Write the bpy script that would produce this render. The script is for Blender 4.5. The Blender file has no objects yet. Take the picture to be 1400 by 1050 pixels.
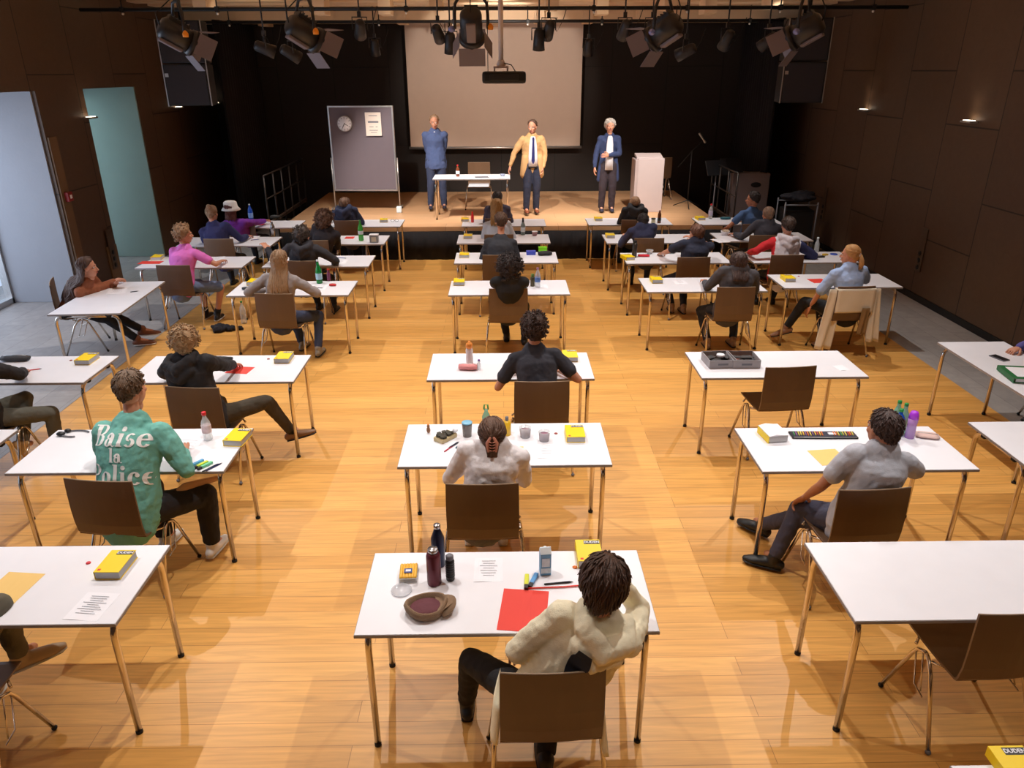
import bpy, bmesh, math, random
from mathutils import Vector, Matrix, Euler, noise
from mathutils.bvhtree import BVHTree
V = Vector
PI = math.pi
SC = bpy.context.scene
COL = SC.collection
random.seed(7)

# ------------------------------------------------------------ camera
cd = bpy.data.cameras.new('camera'); cam = bpy.data.objects.new('camera', cd); COL.objects.link(cam)
cd.sensor_fit = 'HORIZONTAL'; cd.sensor_width = 36; cd.lens = 1017.08 / 1400 * 36
cd.clip_start = .05; cd.clip_end = 200
cam.matrix_world = Matrix(((0.99989341, 0.00910422, -0.01141408, 0), (-0.01405431, 0.38839718, -0.92138488, 0),
                           (-0.0039553, 0.92144709, 0.38848374, 3.12813), (0, 0, 0, 1)))
SC.camera = cam
# ------------------------------------------------------------ view + world
SC.view_settings.view_transform = 'Standard'; SC.view_settings.look = 'None'
SC.view_settings.gamma = 1; SC.view_settings.use_curve_mapping = False
SC.view_settings.exposure = 0.08
w = bpy.data.worlds.new('world'); SC.world = w; w.use_nodes = True
w.node_tree.nodes['Background'].inputs[0].default_value = (.55, .68, .9, 1)
w.node_tree.nodes['Background'].inputs[1].default_value = 1.2

# ------------------------------------------------------------ hall lights
def lamp(kind, loc, energy, col, rot=None, aim=None, **kw):
    d = bpy.data.lights.new(kind.lower() + '_light', kind); d.energy = energy; d.color = col
    for k, v in kw.items(): setattr(d, k, v)
    o = bpy.data.objects.new(kind.lower() + '_light', d); COL.objects.link(o); o.location = loc
    if aim is not None: o.rotation_euler = (V(aim) - V(loc)).to_track_quat('-Z', 'Y').to_euler()
    elif rot: o.rotation_euler = rot
    return o
WARM = (1.0, .98, .95)
for lx in (-3.3, -1.1, 1.1, 3.3):
    for ly, le in ((1.0, 55), (3.9, 175), (6.7, 215), (9.5, 235), (12.75, 205)):
        lamp('SPOT', (lx, ly, 4.2), le, WARM, aim=(lx * .97, ly - .8 if ly < 12 else ly + .3, 0), spot_size=1.62 if ly < 12 else 1.5, spot_blend=.6, shadow_soft_size=.02)
for lx, tx in ((-2.2, -1.6), (.2, .6), (2.6, 2.0)):      # stage wash from the front rig
    lamp('SPOT', (lx, 12.25, 4.0), 600, (1, .92, .84), aim=(tx, 15.0, .6), spot_size=1.0, spot_blend=.7, shadow_soft_size=.04)
lamp('SPOT', (0, 12.3, 3.9), 420, (1, .86, .76), aim=(-.1, 17.1, 2.9), spot_size=.88, spot_blend=.35, shadow_soft_size=.05)  # extra spot added to brighten the projection screen
for lx in (-4.2, -1.4, 1.4, 4.2):      # unseen spots added to brighten the ceiling boards
    lamp('SPOT', (lx, 12.15, 3.86), 26, (1, .88, .74), aim=(lx, 15.6, 4.4), spot_size=1.0, spot_blend=1, shadow_soft_size=.05)
lamp('AREA', (-7.6, 8.6, 1.7), 110, (.72, .82, 1.0), aim=(-5.5, 9.2, .6), shape='RECTANGLE', size=3.6, size_y=2.4)
lamp('AREA', (-7.6, 12.8, 1.7), 15, (.6, .9, 1.0), aim=(-6, 13.0, .9), shape='RECTANGLE', size=1.3, size_y=2.4)

# ------------------------------------------------------------ materials
MATS = {}
def lin(c):
    return tuple((x / 12.92 if x <= .04045 else ((x + .055) / 1.055) ** 2.4) for x in c)
def mat(name, rgb, rough=.6, metal=0, bump=0, bscale=60, var=0, vscale=6, spec=.5, alpha=1, trans=0, sheen=0, emis=0, coat=0, stretch=None, fold=0):
    if name in MATS: return MATS[name]
    m = bpy.data.materials.new(name); m.use_nodes = True; nt = m.node_tree; b = nt.nodes['Principled BSDF']
    c = (*lin([v / 255 for v in rgb]), 1)
    b.inputs['Base Color'].default_value = c; b.inputs['Roughness'].default_value = rough; b.inputs['Metallic'].default_value = metal
    b.inputs['Specular IOR Level'].default_value = spec
    if trans: b.inputs['Transmission Weight'].default_value = trans; b.inputs['IOR'].default_value = 1.3
    if alpha < 1: b.inputs['Alpha'].default_value = alpha
    if sheen: b.inputs['Sheen Weight'].default_value = sheen
    if coat: b.inputs['Coat Weight'].default_value = coat
    if emis: b.inputs['Emission Color'].default_value = c; b.inputs['Emission Strength'].default_value = emis
    tc = nt.nodes.new('ShaderNodeTexCoord'); src = tc.outputs['Object']
    if stretch:
        mp = nt.nodes.new('ShaderNodeMapping'); mp.inputs['Scale'].default_value = stretch
        nt.links.new(src, mp.inputs[0]); src = mp.outputs[0]
    n = nt.nodes.new('ShaderNodeTexNoise'); n.inputs['Scale'].default_value = vscale; n.inputs['Detail'].default_value = 3
    nt.links.new(src, n.inputs['Vector'])
    r = nt.nodes.new('ShaderNodeMapRange'); v = max(var, .04)
    r.inputs['To Min'].default_value = 1 - v; r.inputs['To Max'].default_value = 1 + v
    nt.links.new(n.outputs[0], r.inputs[0])
    mx = nt.nodes.new('ShaderNodeMix'); mx.data_type = 'RGBA'; mx.blend_type = 'MULTIPLY'; mx.inputs[0].default_value = 1
    mx.inputs[6].default_value = c; nt.links.new(r.outputs[0], mx.inputs[7]); nt.links.new(mx.outputs[2], b.inputs['Base Color'])
    if fold:
        mp = nt.nodes.new('ShaderNodeMapping'); mp.inputs['Scale'].default_value = (9, 9, 4); nt.links.new(src, mp.inputs[0])
        wv = nt.nodes.new('ShaderNodeTexNoise'); wv.noise_type = 'RIDGED_MULTIFRACTAL'; wv.inputs['Scale'].default_value = .8; wv.inputs['Detail'].default_value = 1.5; wv.inputs['Distortion'].default_value = .9; nt.links.new(mp.outputs[0], wv.inputs['Vector'])
        b0 = nt.nodes.new('ShaderNodeBump'); b0.inputs['Strength'].default_value = fold; b0.inputs['Distance'].default_value = .012; nt.links.new(wv.outputs[0], b0.inputs['Height']); nt.links.new(b0.outputs[0], b.inputs['Normal'])
    if bump:
        n2 = nt.nodes.new('ShaderNodeTexNoise'); n2.inputs['Scale'].default_value = bscale; n2.inputs['Detail'].default_value = 4
        nt.links.new(src, n2.inputs['Vector'])
        bp = nt.nodes.new('ShaderNodeBump'); bp.inputs['Strength'].default_value = bump; bp.inputs['Distance'].default_value = .01
        nt.links.new(n2.outputs[0], bp.inputs['Height'])
        if fold: nt.links.new(b0.outputs[0], bp.inputs['Normal'])
        nt.links.new(bp.outputs[0], b.inputs['Normal'])
    MATS[name] = m; return m

def brickmat(name, c1, c2, cm, bw, bh, mortar, axes='xy', off=.5, rough=.5, grain=0, gscale=(1, 14, 1), bump=.2, var=.5, offf=2, coat=0):
    m = bpy.data.materials.new(name); m.use_nodes = True; nt = m.node_tree; b = nt.nodes['Principled BSDF']; L = nt.links
    tc = nt.nodes.new('ShaderNodeTexCoord'); sp = nt.nodes.new('ShaderNodeSeparateXYZ'); L.new(tc.outputs['Object'], sp.inputs[0])
    cb = nt.nodes.new('ShaderNodeCombineXYZ'); L.new(sp.outputs['XYZ'.index(axes[0].upper())], cb.inputs[0]); L.new(sp.outputs['XYZ'.index(axes[1].upper())], cb.inputs[1])
    br = nt.nodes.new('ShaderNodeTexBrick'); L.new(cb.outputs[0], br.inputs[0])
    f = lambda c: (*lin([v / 255 for v in c]), 1)
    br.inputs['Color1'].default_value = f(c1); br.inputs['Color2'].default_value = f(c2); br.inputs['Mortar'].default_value = f(cm)
    br.inputs['Scale'].default_value = 1; br.inputs['Mortar Size'].default_value = mortar; br.inputs['Mortar Smooth'].default_value = .1
    br.inputs['Brick Width'].default_value = bw; br.inputs['Row Height'].default_value = bh; br.inputs['Bias'].default_value = 0
    br.offset = off; br.offset_frequency = offf
    col = br.outputs[0]
    if grain:
        mp = nt.nodes.new('ShaderNodeMapping'); mp.inputs['Scale'].default_value = gscale; L.new(cb.outputs[0], mp.inputs[0])
        n = nt.nodes.new('ShaderNodeTexNoise'); n.inputs['Scale'].default_value = 3; n.inputs['Detail'].default_value = 6; n.inputs['Distortion'].default_value = 1.2
        L.new(mp.outputs[0], n.inputs['Vector'])
        r = nt.nodes.new('ShaderNodeMapRange'); r.inputs['From Min'].default_value = .3; r.inputs['From Max'].default_value = .7
        r.inputs['To Min'].default_value = 1 - grain; r.inputs['To Max'].default_value = 1 + grain * .6; L.new(n.outputs[0], r.inputs[0])
        mx = nt.nodes.new('ShaderNodeMix'); mx.data_type = 'RGBA'; mx.blend_type = 'MULTIPLY'; mx.inputs[0].default_value = 1
        L.new(col, mx.inputs[6]); L.new(r.outputs[0], mx.inputs[7]); col = mx.outputs[2]
    L.new(col, b.inputs['Base Color']); b.inputs['Roughness'].default_value = rough
    if coat: b.inputs['Coat Weight'].default_value = coat; b.inputs['Coat Roughness'].default_value = .25
    bp = nt.nodes.new('ShaderNodeBump'); bp.inputs['Strength'].default_value = bump; bp.inputs['Distance'].default_value = .004; bp.invert = True
    L.new(br.outputs['Fac'], bp.inputs['Height']); L.new(bp.outputs[0], b.inputs['Normal'])
    MATS[name] = m; return m

M_floor = brickmat('oak_planks', (226, 168, 90), (212, 153, 76), (172, 118, 58), 2.1, .145, .0018, 'xy', .37, .4, .18, (.55, 9, 1), .2, offf=2)
M_stage = brickmat('stage_planks', (210, 166, 124), (200, 154, 112), (158, 118, 84), 2.0, .5, .003, 'xy', .5, .45, .08, (.6, 6, 1))
M_stone = brickmat('grey_stone', (164, 158, 154), (152, 147, 144), (124, 120, 117), 1.2, .32, .003, 'yx', .5, .5, .12, (2, 2, 1))
M_wall = brickmat('dark_panels', (92, 70, 52), (85, 64, 48), (40, 30, 22), 1.55, 1.18, .009, 'zy', .43, .55, .08, (3, 3, 1), .5)
M_wallb = brickmat('black_panels', (34, 26, 22), (30, 23, 20), (12, 9, 8), 3.2, 1.2, .008, 'zx', .5, .8, .05, (3, 3, 1), .5)
M_conc = mat('pale_plaster', (150, 152, 158), .8, bump=.15, bscale=30, var=.05, vscale=3)
M_green = mat('sage_plaster', (136, 152, 142), .8, bump=.15, bscale=30, var=.06, vscale=3)
M_ceil = mat('beige_ceiling', (232, 204, 168), .7, var=.05)
M_black = mat('black_paint', (16, 15, 16), .55)
M_curt = mat('black_cloth', (22, 18, 20), .95, bump=.3, bscale=12, stretch=(6, 6, .3))
M_screen = mat('screen_cloth', (196, 176, 160), .9)
M_white = mat('white_laminate', (238, 237, 243), .38, var=.01)
M_edge = mat('grey_edge', (150, 146, 148), .5)
M_chrome = mat('chrome', (218, 208, 196), .16, 1)
M_ply = mat('dark_ply', (100, 74, 52), .42, bump=.05, bscale=8, var=.12, vscale=4, stretch=(3, 3, .6), coat=.15)
M_plyedge = mat('ply_edge', (158, 134, 108), .5)
M_rubber = mat('black_rubber', (20, 20, 21), .7)
M_paper = mat('white_paper', (245, 244, 250), .85)
M_ink = mat('grey_ink', (120, 122, 130), .8)
M_red = mat('red_card', (232, 62, 48), .6)
M_tan = mat('manila_card', (240, 200, 120), .7)
M_yel = mat('yellow_cover', (250, 214, 8), .45)
M_pages = mat('page_edges', (196, 194, 196), .85, bump=.3, bscale=200, stretch=(.1, .1, 3))
M_blk = mat('black_plastic', (24, 24, 27), .4)
M_grey = mat('grey_plastic', (112, 112, 118), .45)
M_alu = mat('brushed_metal', (190, 188, 186), .35, .8)
M_skin = mat('skin', (206, 146, 118), .5, var=.06, vscale=20, spec=.35)
M_skin2 = mat('skin_tan', (178, 118, 88), .5, var=.06, vscale=20, spec=.35)
M_lip = mat('lips', (165, 85, 80), .45)
M_eye = mat('eye_white', (225, 220, 215), .3)
M_iris = mat('iris', (40, 28, 22), .2)
M_water = mat('clear_plastic', (225, 232, 235), .08, alpha=.42, spec=.8)

# ------------------------------------------------------------ mesh builder
class MB:
    def __init__(s): s.v = []; s.f = []; s.m = []; s.sm = []
    def add(s, vs, fs, mi=0, smooth=True):
        o = len(s.v); s.v += [tuple(p) for p in vs]
        for f in fs: s.f.append([o + i for i in f]); s.m.append(mi); s.sm.append(smooth)
        return s
    def box(s, c, d, rot=None, mi=0, bev=0):
        c = V(c); hx, hy, hz = d[0] / 2, d[1] / 2, d[2] / 2
        R = Euler(rot).to_matrix() if rot else None
        if bev > 0:
            b = min(bev, hx * .9, hy * .9, hz * .9); bm = bmesh.new(); bmesh.ops.create_cube(bm, size=1)
            for v in bm.verts: v.co = V((v.co.x * d[0], v.co.y * d[1], v.co.z * d[2]))
            bmesh.ops.bevel(bm, geom=bm.edges[:], offset=b, segments=2, affect='EDGES', profile=.6)
            vs = [v.co.copy() for v in bm.verts]; bm.verts.index_update(); fs = [[v.index for v in f.verts] for f in bm.faces]; bm.free()
        else:
            vs = [V((x * hx, y * hy, z * hz)) for x in (-1, 1) for y in (-1, 1) for z in (-1, 1)]
            fs = [[0, 1, 3, 2], [4, 6, 7, 5], [0, 4, 5, 1], [2, 3, 7, 6], [0, 2, 6, 4], [1, 5, 7, 3]]
        if R: vs = [R @ v for v in vs]
        return s.add([v + c for v in vs], fs, mi, False)
    def loft(s, rings, mi=0, cap=True, smooth=True, closed=True):
        n = len(rings[0]); vs = [p for r in rings for p in r]; fs = []
        for i in range(len(rings) - 1):
            for j in range(n if closed else n - 1):
                k = (j + 1) % n; fs.append([i * n + j, i * n + k, (i + 1) * n + k, (i + 1) * n + j])
        if cap and closed:
            fs.append(list(range(n))[::-1]); fs.append([(len(rings) - 1) * n + j for j in range(n)])
        return s.add(vs, fs, mi, smooth)
    def tube(s, pts, r, seg=10, mi=0, xaxis=None, ry=None, rounded=False):
        pts = [V(p) for p in pts]; n = len(pts)
        rs = list(r) if isinstance(r, (list, tuple)) else [r] * n
        rys = list(ry) if isinstance(ry, (list, tuple)) else ([ry] * n if ry else rs)
        if rounded:
            d0 = (pts[0] - pts[1]).normalized(); d1 = (pts[-1] - pts[-2]).normalized()
            a, b = [], []; ra, rb, rya, ryb = [], [], [], []
            for t in (.98, .8, .45):
                k = math.sqrt(1 - t * t); a.append(pts[0] + d0 * rs[0] * t); ra.append(rs[0] * k); rya.append(rys[0] * k)
                b.append(pts[-1] + d1 * rs[-1] * t); rb.append(rs[-1] * k); ryb.append(rys[-1] * k)
            pts = a + pts + b[::-1]; rs = ra + rs + rb[::-1]; rys = rya + rys + ryb[::-1]; n = len(pts)
        rings = []; up = None
        for i in range(n):
            t = (pts[min(i + 1, n - 1)] - pts[max(i - 1, 0)]).normalized()
            if xaxis is not None:
                xa = V(xaxis[min(i, len(xaxis) - 1)] if isinstance(xaxis, list) else xaxis); x = (xa - t * xa.dot(t)).normalized()
            else:
                if up is None: up = V((0, 0, 1)) if abs(t.z) < .9 else V((1, 0, 0))
                x = (up - t * up.dot(t)).normalized(); up = x
            y = t.cross(x)
            rings.append([pts[i] + x * rs[i] * math.cos(a) + y * rys[i] * math.sin(a) for a in [2 * PI * k / seg for k in range(seg)]])
        return s.loft(rings, mi)
    def lathe(s, prof, c=(0, 0, 0), seg=20, mi=0, M=None):
        c = V(c); rings = [[V((r * math.cos(a), r * math.sin(a), z)) for a in [2 * PI * k / seg for k in range(seg)]] for r, z in prof]
        if M: rings = [[M @ p for p in r] for r in rings]
        return s.loft([[p + c for p in r] for r in rings], mi)
    def ell(s, c, r, M=None, u=16, v=10, mi=0):
        c = V(c); rings = []
        for i in range(v + 1):
            th = PI * (i + (.02 if i == 0 else (-.02 if i == v else 0))) / v
            rings.append([V((r[0] * math.sin(th) * math.cos(a), r[1] * math.sin(th) * math.sin(a), -r[2] * math.cos(th))) for a in [2 * PI * k / u for k in range(u)]])
        if M: rings = [[M @ p for p in q] for q in rings]
        return s.loft([[p + c for p in q] for q in rings], mi)
    def xf(s, M, start=0):
        for i in range(start, len(s.v)): s.v[i] = tuple(M @ V(s.v[i]))
        return s
    def mesh(s, name, mats):
        me = bpy.data.meshes.new(name); me.from_pydata(s.v, [], s.f); me.polygons.foreach_set('material_index', s.m); me.polygons.foreach_set('use_smooth', s.sm)
        for m in (mats if isinstance(mats, (list, tuple)) else [mats]): me.materials.append(m)
        me.update(); return me
    def build(s, name, mats, parent=None, label=None):
        o = bpy.data.objects.new(name, s.mesh(name, mats)); COL.objects.link(o)
        if parent: o.parent = parent
        if label: o['label'] = label
        return o
def tag(o, label, cat=None, group=None, kind=None):
    if label: o['label'] = label
    if cat: o['category'] = cat
    if group: o['group'] = group
    if kind: o['kind'] = kind
    return o
def thing(name, label, cat, loc=(0, 0, 0), rz=0, group=None):
    o = bpy.data.objects.new(name, None); o.empty_display_size = .1; COL.objects.link(o)
    o.location = loc if len(loc) == 3 else (loc[0], loc[1], 0); o.rotation_euler = (0, 0, rz)
    return tag(o, label, cat, group)
def place(o, loc, rz=0): o.location = loc; o.rotation_euler = (0, 0, rz); return o
def kids(o): return [c for c in bpy.data.objects if c.parent == o]
def dup(o, loc, rz=0, label=None, group=None):
    def cp(a, par, ch):
        c = a.copy(); COL.objects.link(c); c.parent = par
        for k in ch.get(a.name, []): cp(k, c, ch)
        return c
    ch = {}
    for k in list(bpy.data.objects):
        if k.parent: ch.setdefault(k.parent.name, []).append(k)
    r = cp(o, None, ch); r.location = loc; r.rotation_euler = (0, 0, rz)
    if label: r['label'] = label
    if group: r['group'] = group
    return r
TEX = {}
def tex(sc):
    if sc not in TEX:
        t = bpy.data.textures.new('cloth_folds', 'CLOUDS'); t.noise_scale = sc; t.noise_depth = 2; TEX[sc] = t
    return TEX[sc]
def remesh(mb, voxel, smooth=4, disp=0, dsc=.08):
    me = mb.mesh('tmp', []); o = bpy.data.objects.new('tmp', me); COL.objects.link(o)
    m = o.modifiers.new('r', 'REMESH'); m.mode = 'VOXEL'; m.voxel_size = voxel; m.use_smooth_shade = True
    if smooth: m = o.modifiers.new('s', 'SMOOTH'); m.iterations = smooth; m.factor = .5
    if disp:
        m = o.modifiers.new('d', 'DISPLACE'); m.texture = tex(dsc); m.strength = disp; m.mid_level = .5
        m = o.modifiers.new('d2', 'DISPLACE'); m.texture = tex(dsc * .4); m.strength = disp * .45; m.mid_level = .5
    dg = bpy.context.evaluated_depsgraph_get(); dg.update(); ev = o.evaluated_get(dg); em = ev.to_mesh()
    vs = [v.co.copy() for v in em.vertices]; fs = [list(p.vertices) for p in em.polygons]
    ev.to_mesh_clear(); bpy.data.objects.remove(o); bpy.data.meshes.remove(me)
    return vs, fs
def text_mb(txt, size, bold=0.0, extrude=.0005):
    cu = bpy.data.curves.new('t', 'FONT'); cu.body = txt; cu.size = size; cu.align_x = 'CENTER'; cu.align_y = 'CENTER'; cu.offset = bold; cu.extrude = extrude
    o = bpy.data.objects.new('t', cu); COL.objects.link(o); dg = bpy.context.evaluated_depsgraph_get(); dg.update()
    em = o.evaluated_get(dg).to_mesh(); mb = MB(); mb.add([v.co.copy() for v in em.vertices], [list(p.vertices) for p in em.polygons], 0, False)
    o.evaluated_get(dg).to_mesh_clear(); bpy.data.objects.remove(o); bpy.data.curves.remove(cu); return mb
# ============================================================ the hall
def struct(name, mb, m, label=None):
    o = mb.build(name, m); o['kind'] = 'structure'
    if label: o['label'] = label
    return o
X0, X1, YB = -6.2, 6.05, 17.4
struct('floor', MB().box((.22, 6.2, -.05), (9.3, 14.4, .1)), M_floor, 'oak plank floor')
struct('trim_1', MB().box((-6.2, 8.3, -.05), (3.55, 18.4, .1)), M_stone, 'grey stone aisle along the left windows')
struct('trim_2', MB().box((5.55, 8.3, -.05), (1.36, 18.4, .1)), M_stone, 'grey stone aisle along the right wall')
struct('trim_3', MB().box((.22, 15.6, -.05), (9.3, 4.4, .1)), M_black)
struct('ceiling', MB().box((-.1, 8.3, 4.35), (14.6, 18.6, .1)), M_ceil)
struct('wall_right', MB().box((X1 + .1, 8.3, 2.15), (.2, 18.6, 4.5)), M_wall)
struct('wall_back', MB().box((-.1, YB + .1, 2.15), (12.6, .2, 4.5)), M_wallb)
struct('wall_near', MB().box((-.1, -1, 2.15), (14.6, .2, 4.5)), M_wall)
# left wall: piers, lintel, deep window recesses
L = MB(); D = 1.1
L.box((X0 - D / 2, 8.3, 3.64), (D, 18.6, 1.48))
for a, b in ((-.9, .5), (10.72, 11.95), (13.65, 17.4)): L.box((X0 - D / 2, (a + b) / 2, 1.45), (D, b - a, 2.9))
struct('wall_left', L, M_wall)
struct('trim_4', MB().box((X0 - D / 2 - .02, 10.705, 1.45), (D - .06, .03, 2.89)), M_conc, 'pale plaster reveal of the near window recess')
struct('trim_5', MB().box((X0 - D / 2 - .0, 13.635, 1.45), (D - .02, .03, 2.89)), M_green, 'sage plaster reveal of the far window recess')
struct('trim_6', MB().box((X0 + .012, 10.84, 1.16), (.024, .2, 2.3)).box((X0 + .012, 11.78, .3), (.02, .3, .6)), mat('brown_strip', (120, 92, 62), .6), 'lighter brown door edge on the pier')
struct('baseboard_right', MB().box((X1 - .012, 8.3, .045), (.024, 18.4, .09)), M_black)
for i, (a, b) in enumerate(((.5, 10.68), (11.97, 13.6))):
    W = MB(); n = max(1, int((b - a) / 1.7)); xw = X0 - D + .06
    for k in range(n + 1):
        y = a + (b - a) * k / n; W.box((xw, y, 1.45), (.1, .07, 2.9))
    W.box((xw, (a + b) / 2, .04), (.1, b - a, .08)); W.box((xw, (a + b) / 2, 2.87), (.1, b - a, .07))
    f = struct('window_%d' % (i + 1), W, M_alu)
    MB().box((xw, (a + b) / 2, 1.45), (.012, b - a, 2.8)).build('pane', mat('pane_glass', (215, 235, 245), .05, alpha=.12), f)
# ceiling boards, drop blocks
CB = MB()
for y in (12.5, 13.3, 14.1, 14.9, 15.7, 16.5, 17.2):
    lo = 4.2 if y < 16.4 else 4.04
    CB.box((-.1, y, (lo + 4.32) / 2), (12.2, .34, 4.32 - lo))
struct('trim_7', CB, M_ceil, 'beige ceiling boards above the stage')
def tooth(x, y, w=.2):
    o = MB().box((0, 0, .16), (w, .42, .32), bev=.01).build('drop_block', M_ceil); o.location = (x, y, 3.98)
    tag(o, None, None, None, 'structure')
for q in ((-4.441, 12.568), (-1.891, 13.793), (-4.827, 17.96), (-1.939, 16.501), (-0.969, 12.72), (-0.937, 17.082), (-0.122, 17.407), (0.772, 16.417), (0.792, 12.797), (1.74, 16.475), (1.706, 13.969), (2.684, 15.597), (2.605, 12.877), (3.478, 13.88), (4.149, 12.651), (-2.945, 13.741)):
    tooth(q[0], min(q[1], 17.05))
CL = MB()
for x in (-5.6, -3.2, -.6, 1.9, 4.4): CL.box((x, 12.95, 4.19), (.4, .04, .02))
o = CL.build('ceiling_light_strip', mat('lamp_glow', (255, 225, 180), .5, emis=3)); o['kind'] = 'structure'
for i, y in enumerate((11.95, 15.0)):
    t = thing('rigging_pipe', ['black rigging pipe across the ceiling nearer the desks', 'black rigging pipe across the ceiling over the stage'][i], 'pipe', (0, y, 3.95), 0)
    MB().tube([(-6.0, 0, 0), (5.9, 0, 0)], .026, 10).build('pipe', M_black, t)
    for k in range(9):
        x = -5.4 + k * 1.35 + i * .5
        h = MB().tube([(x, 0, -.04), (x, 0, .3)], .01, 6).box((x, 0, 0), (.05, .07, .07)).build('hanger', M_black, t)
        MB().ell((x, 0, -.055), (.018, .018, .018)).build('bulb', mat('bulb_glass', (240, 235, 225), .3), t)
# screen
t = thing('projection_screen', 'large beige projection screen hanging behind the stage', 'screen', (-.13, 17.15, 1.56))
MB().box((0, 0, 1.3), (3.72, .008, 2.56)).build('screen_cloth', M_screen, t)
MB().tube([(-1.9, 0, 0), (1.9, 0, 0)], .03, 10).build('bottom_bar', M_alu, t)
MB().box((0, .02, 2.62), (3.95, .12, .12), bev=.01).build('housing', M_alu, t)
# stage platform
S = MB().box((0, 15.28, .54), (7.86, 4.12, .08)); s_ = struct('floor_stage', S, M_stage, 'raised wooden stage floor'); s_.location = (0, .02, 0)
sk = MB(); sk_pts = []
n = 240
rg = []
for i in range(n + 1):
    x = -3.92 + 7.84 * i / n; y = 13.2 + .012 * math.sin(i * .9) + .006 * math.sin(i * 2.3)
    rg.append([V((x, y - .006, 0)), V((x, y - .006, .5)), V((x, y + .006, .5)), V((x, y + .006, 0))])
sk.loft(rg); o = sk.build('stage_skirt', M_curt); tag(o, 'black pleated cloth skirt along the stage front', 'curtain')
for sx, nm in ((-1, 'left'), (1, 'right')):
    cu = MB(); rg = []
    for i in range(121):
        y = 15.1 + 2.2 * i / 120; x = sx * (5.2 + .05 * math.sin(i * .8))
        rg.append([V((x - .01, y, .02)), V((x - .01, y, 4.0)), V((x + .01, y, 4.0)), V((x + .01, y, .02))])
    cu.loft(rg); o = cu.build('side_curtain', M_curt); tag(o, 'black side curtain %s of the stage' % nm, 'curtain', )
# wall lights
wl = thing('wall_light', 'small wall uplight on the pier between the two pale recesses', 'wall light', (X0 + .06, 11.9, 2.5))
MB().box((0, 0, 0), (.11, .22, .025), bev=.006).build('housing', M_alu, wl)
MB().box((0, 0, .014), (.07, .16, .006)).build('lamp', mat('uplight_glow', (255, 232, 200), .4, emis=7), wl)
for (x, y, sx, lb) in ((X0 + .06, 15.2, 1, 'small wall uplight right of the green recess'), (X0 + .06, 17.2, 1, 'small wall uplight under the left loudspeaker'),
                   (X1 - .06, 13.0, -1, 'small wall uplight on the right wall beside the loudspeaker'), (X1 - .06, 10.0, -1, 'small wall uplight on the right wall nearer the desks')):
    dup(wl, (x, y, 2.5), 0, lb)
for (x, y) in ((X0 + .12, 11.9), (X0 + .12, 15.2), (X1 - .12, 13.0), (X1 - .12, 10.0)):
    lamp('SPOT', (x, y, 2.53), 1.6, (1, .8, .6), aim=(x, y, 4.3), spot_size=1.7, spot_blend=.8, shadow_soft_size=.03)
t = thing('fire_alarm', 'small red fire alarm box on the brown left pier', 'fire alarm', (X0 + .05, 10.86, 1.5))
MB().box((0, 0, 0), (.06, .12, .13), bev=.008).build('box', mat('alarm_red', (150, 22, 20), .4), t)
MB().box((.033, 0, 0), (.004, .05, .05)).build('window', M_paper, t)
def sock(lb, x, y, s, h0=.75):
    t = thing('socket_plate', lb, 'socket', (x, y, h0))
    MB().box((0, 0, 0), (.014, .16, .62), bev=.004).build('plate', mat('bronze_plate', (96, 78, 62), .45, .4), t)
    for k in range(3): MB().lathe([(.0, 0), (.036, 0), (.036, .006), (.001, .006)], M=Matrix.Rotation(s * PI / 2, 3, 'Y'), c=(s * .008, 0, -.05 - k * .1)).build('socket', M_black, t)
sock('bronze socket plate with black outlets on the right wall', X1 - .01, 10.55, -1, .72)
sock('bronze socket plate on the right wall near the stage', X1 - .01, 14.1, -1, .8)
sock('bronze socket plate on the pier by the girl in brown', X0 + .03, 11.75, 1, .55)

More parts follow.
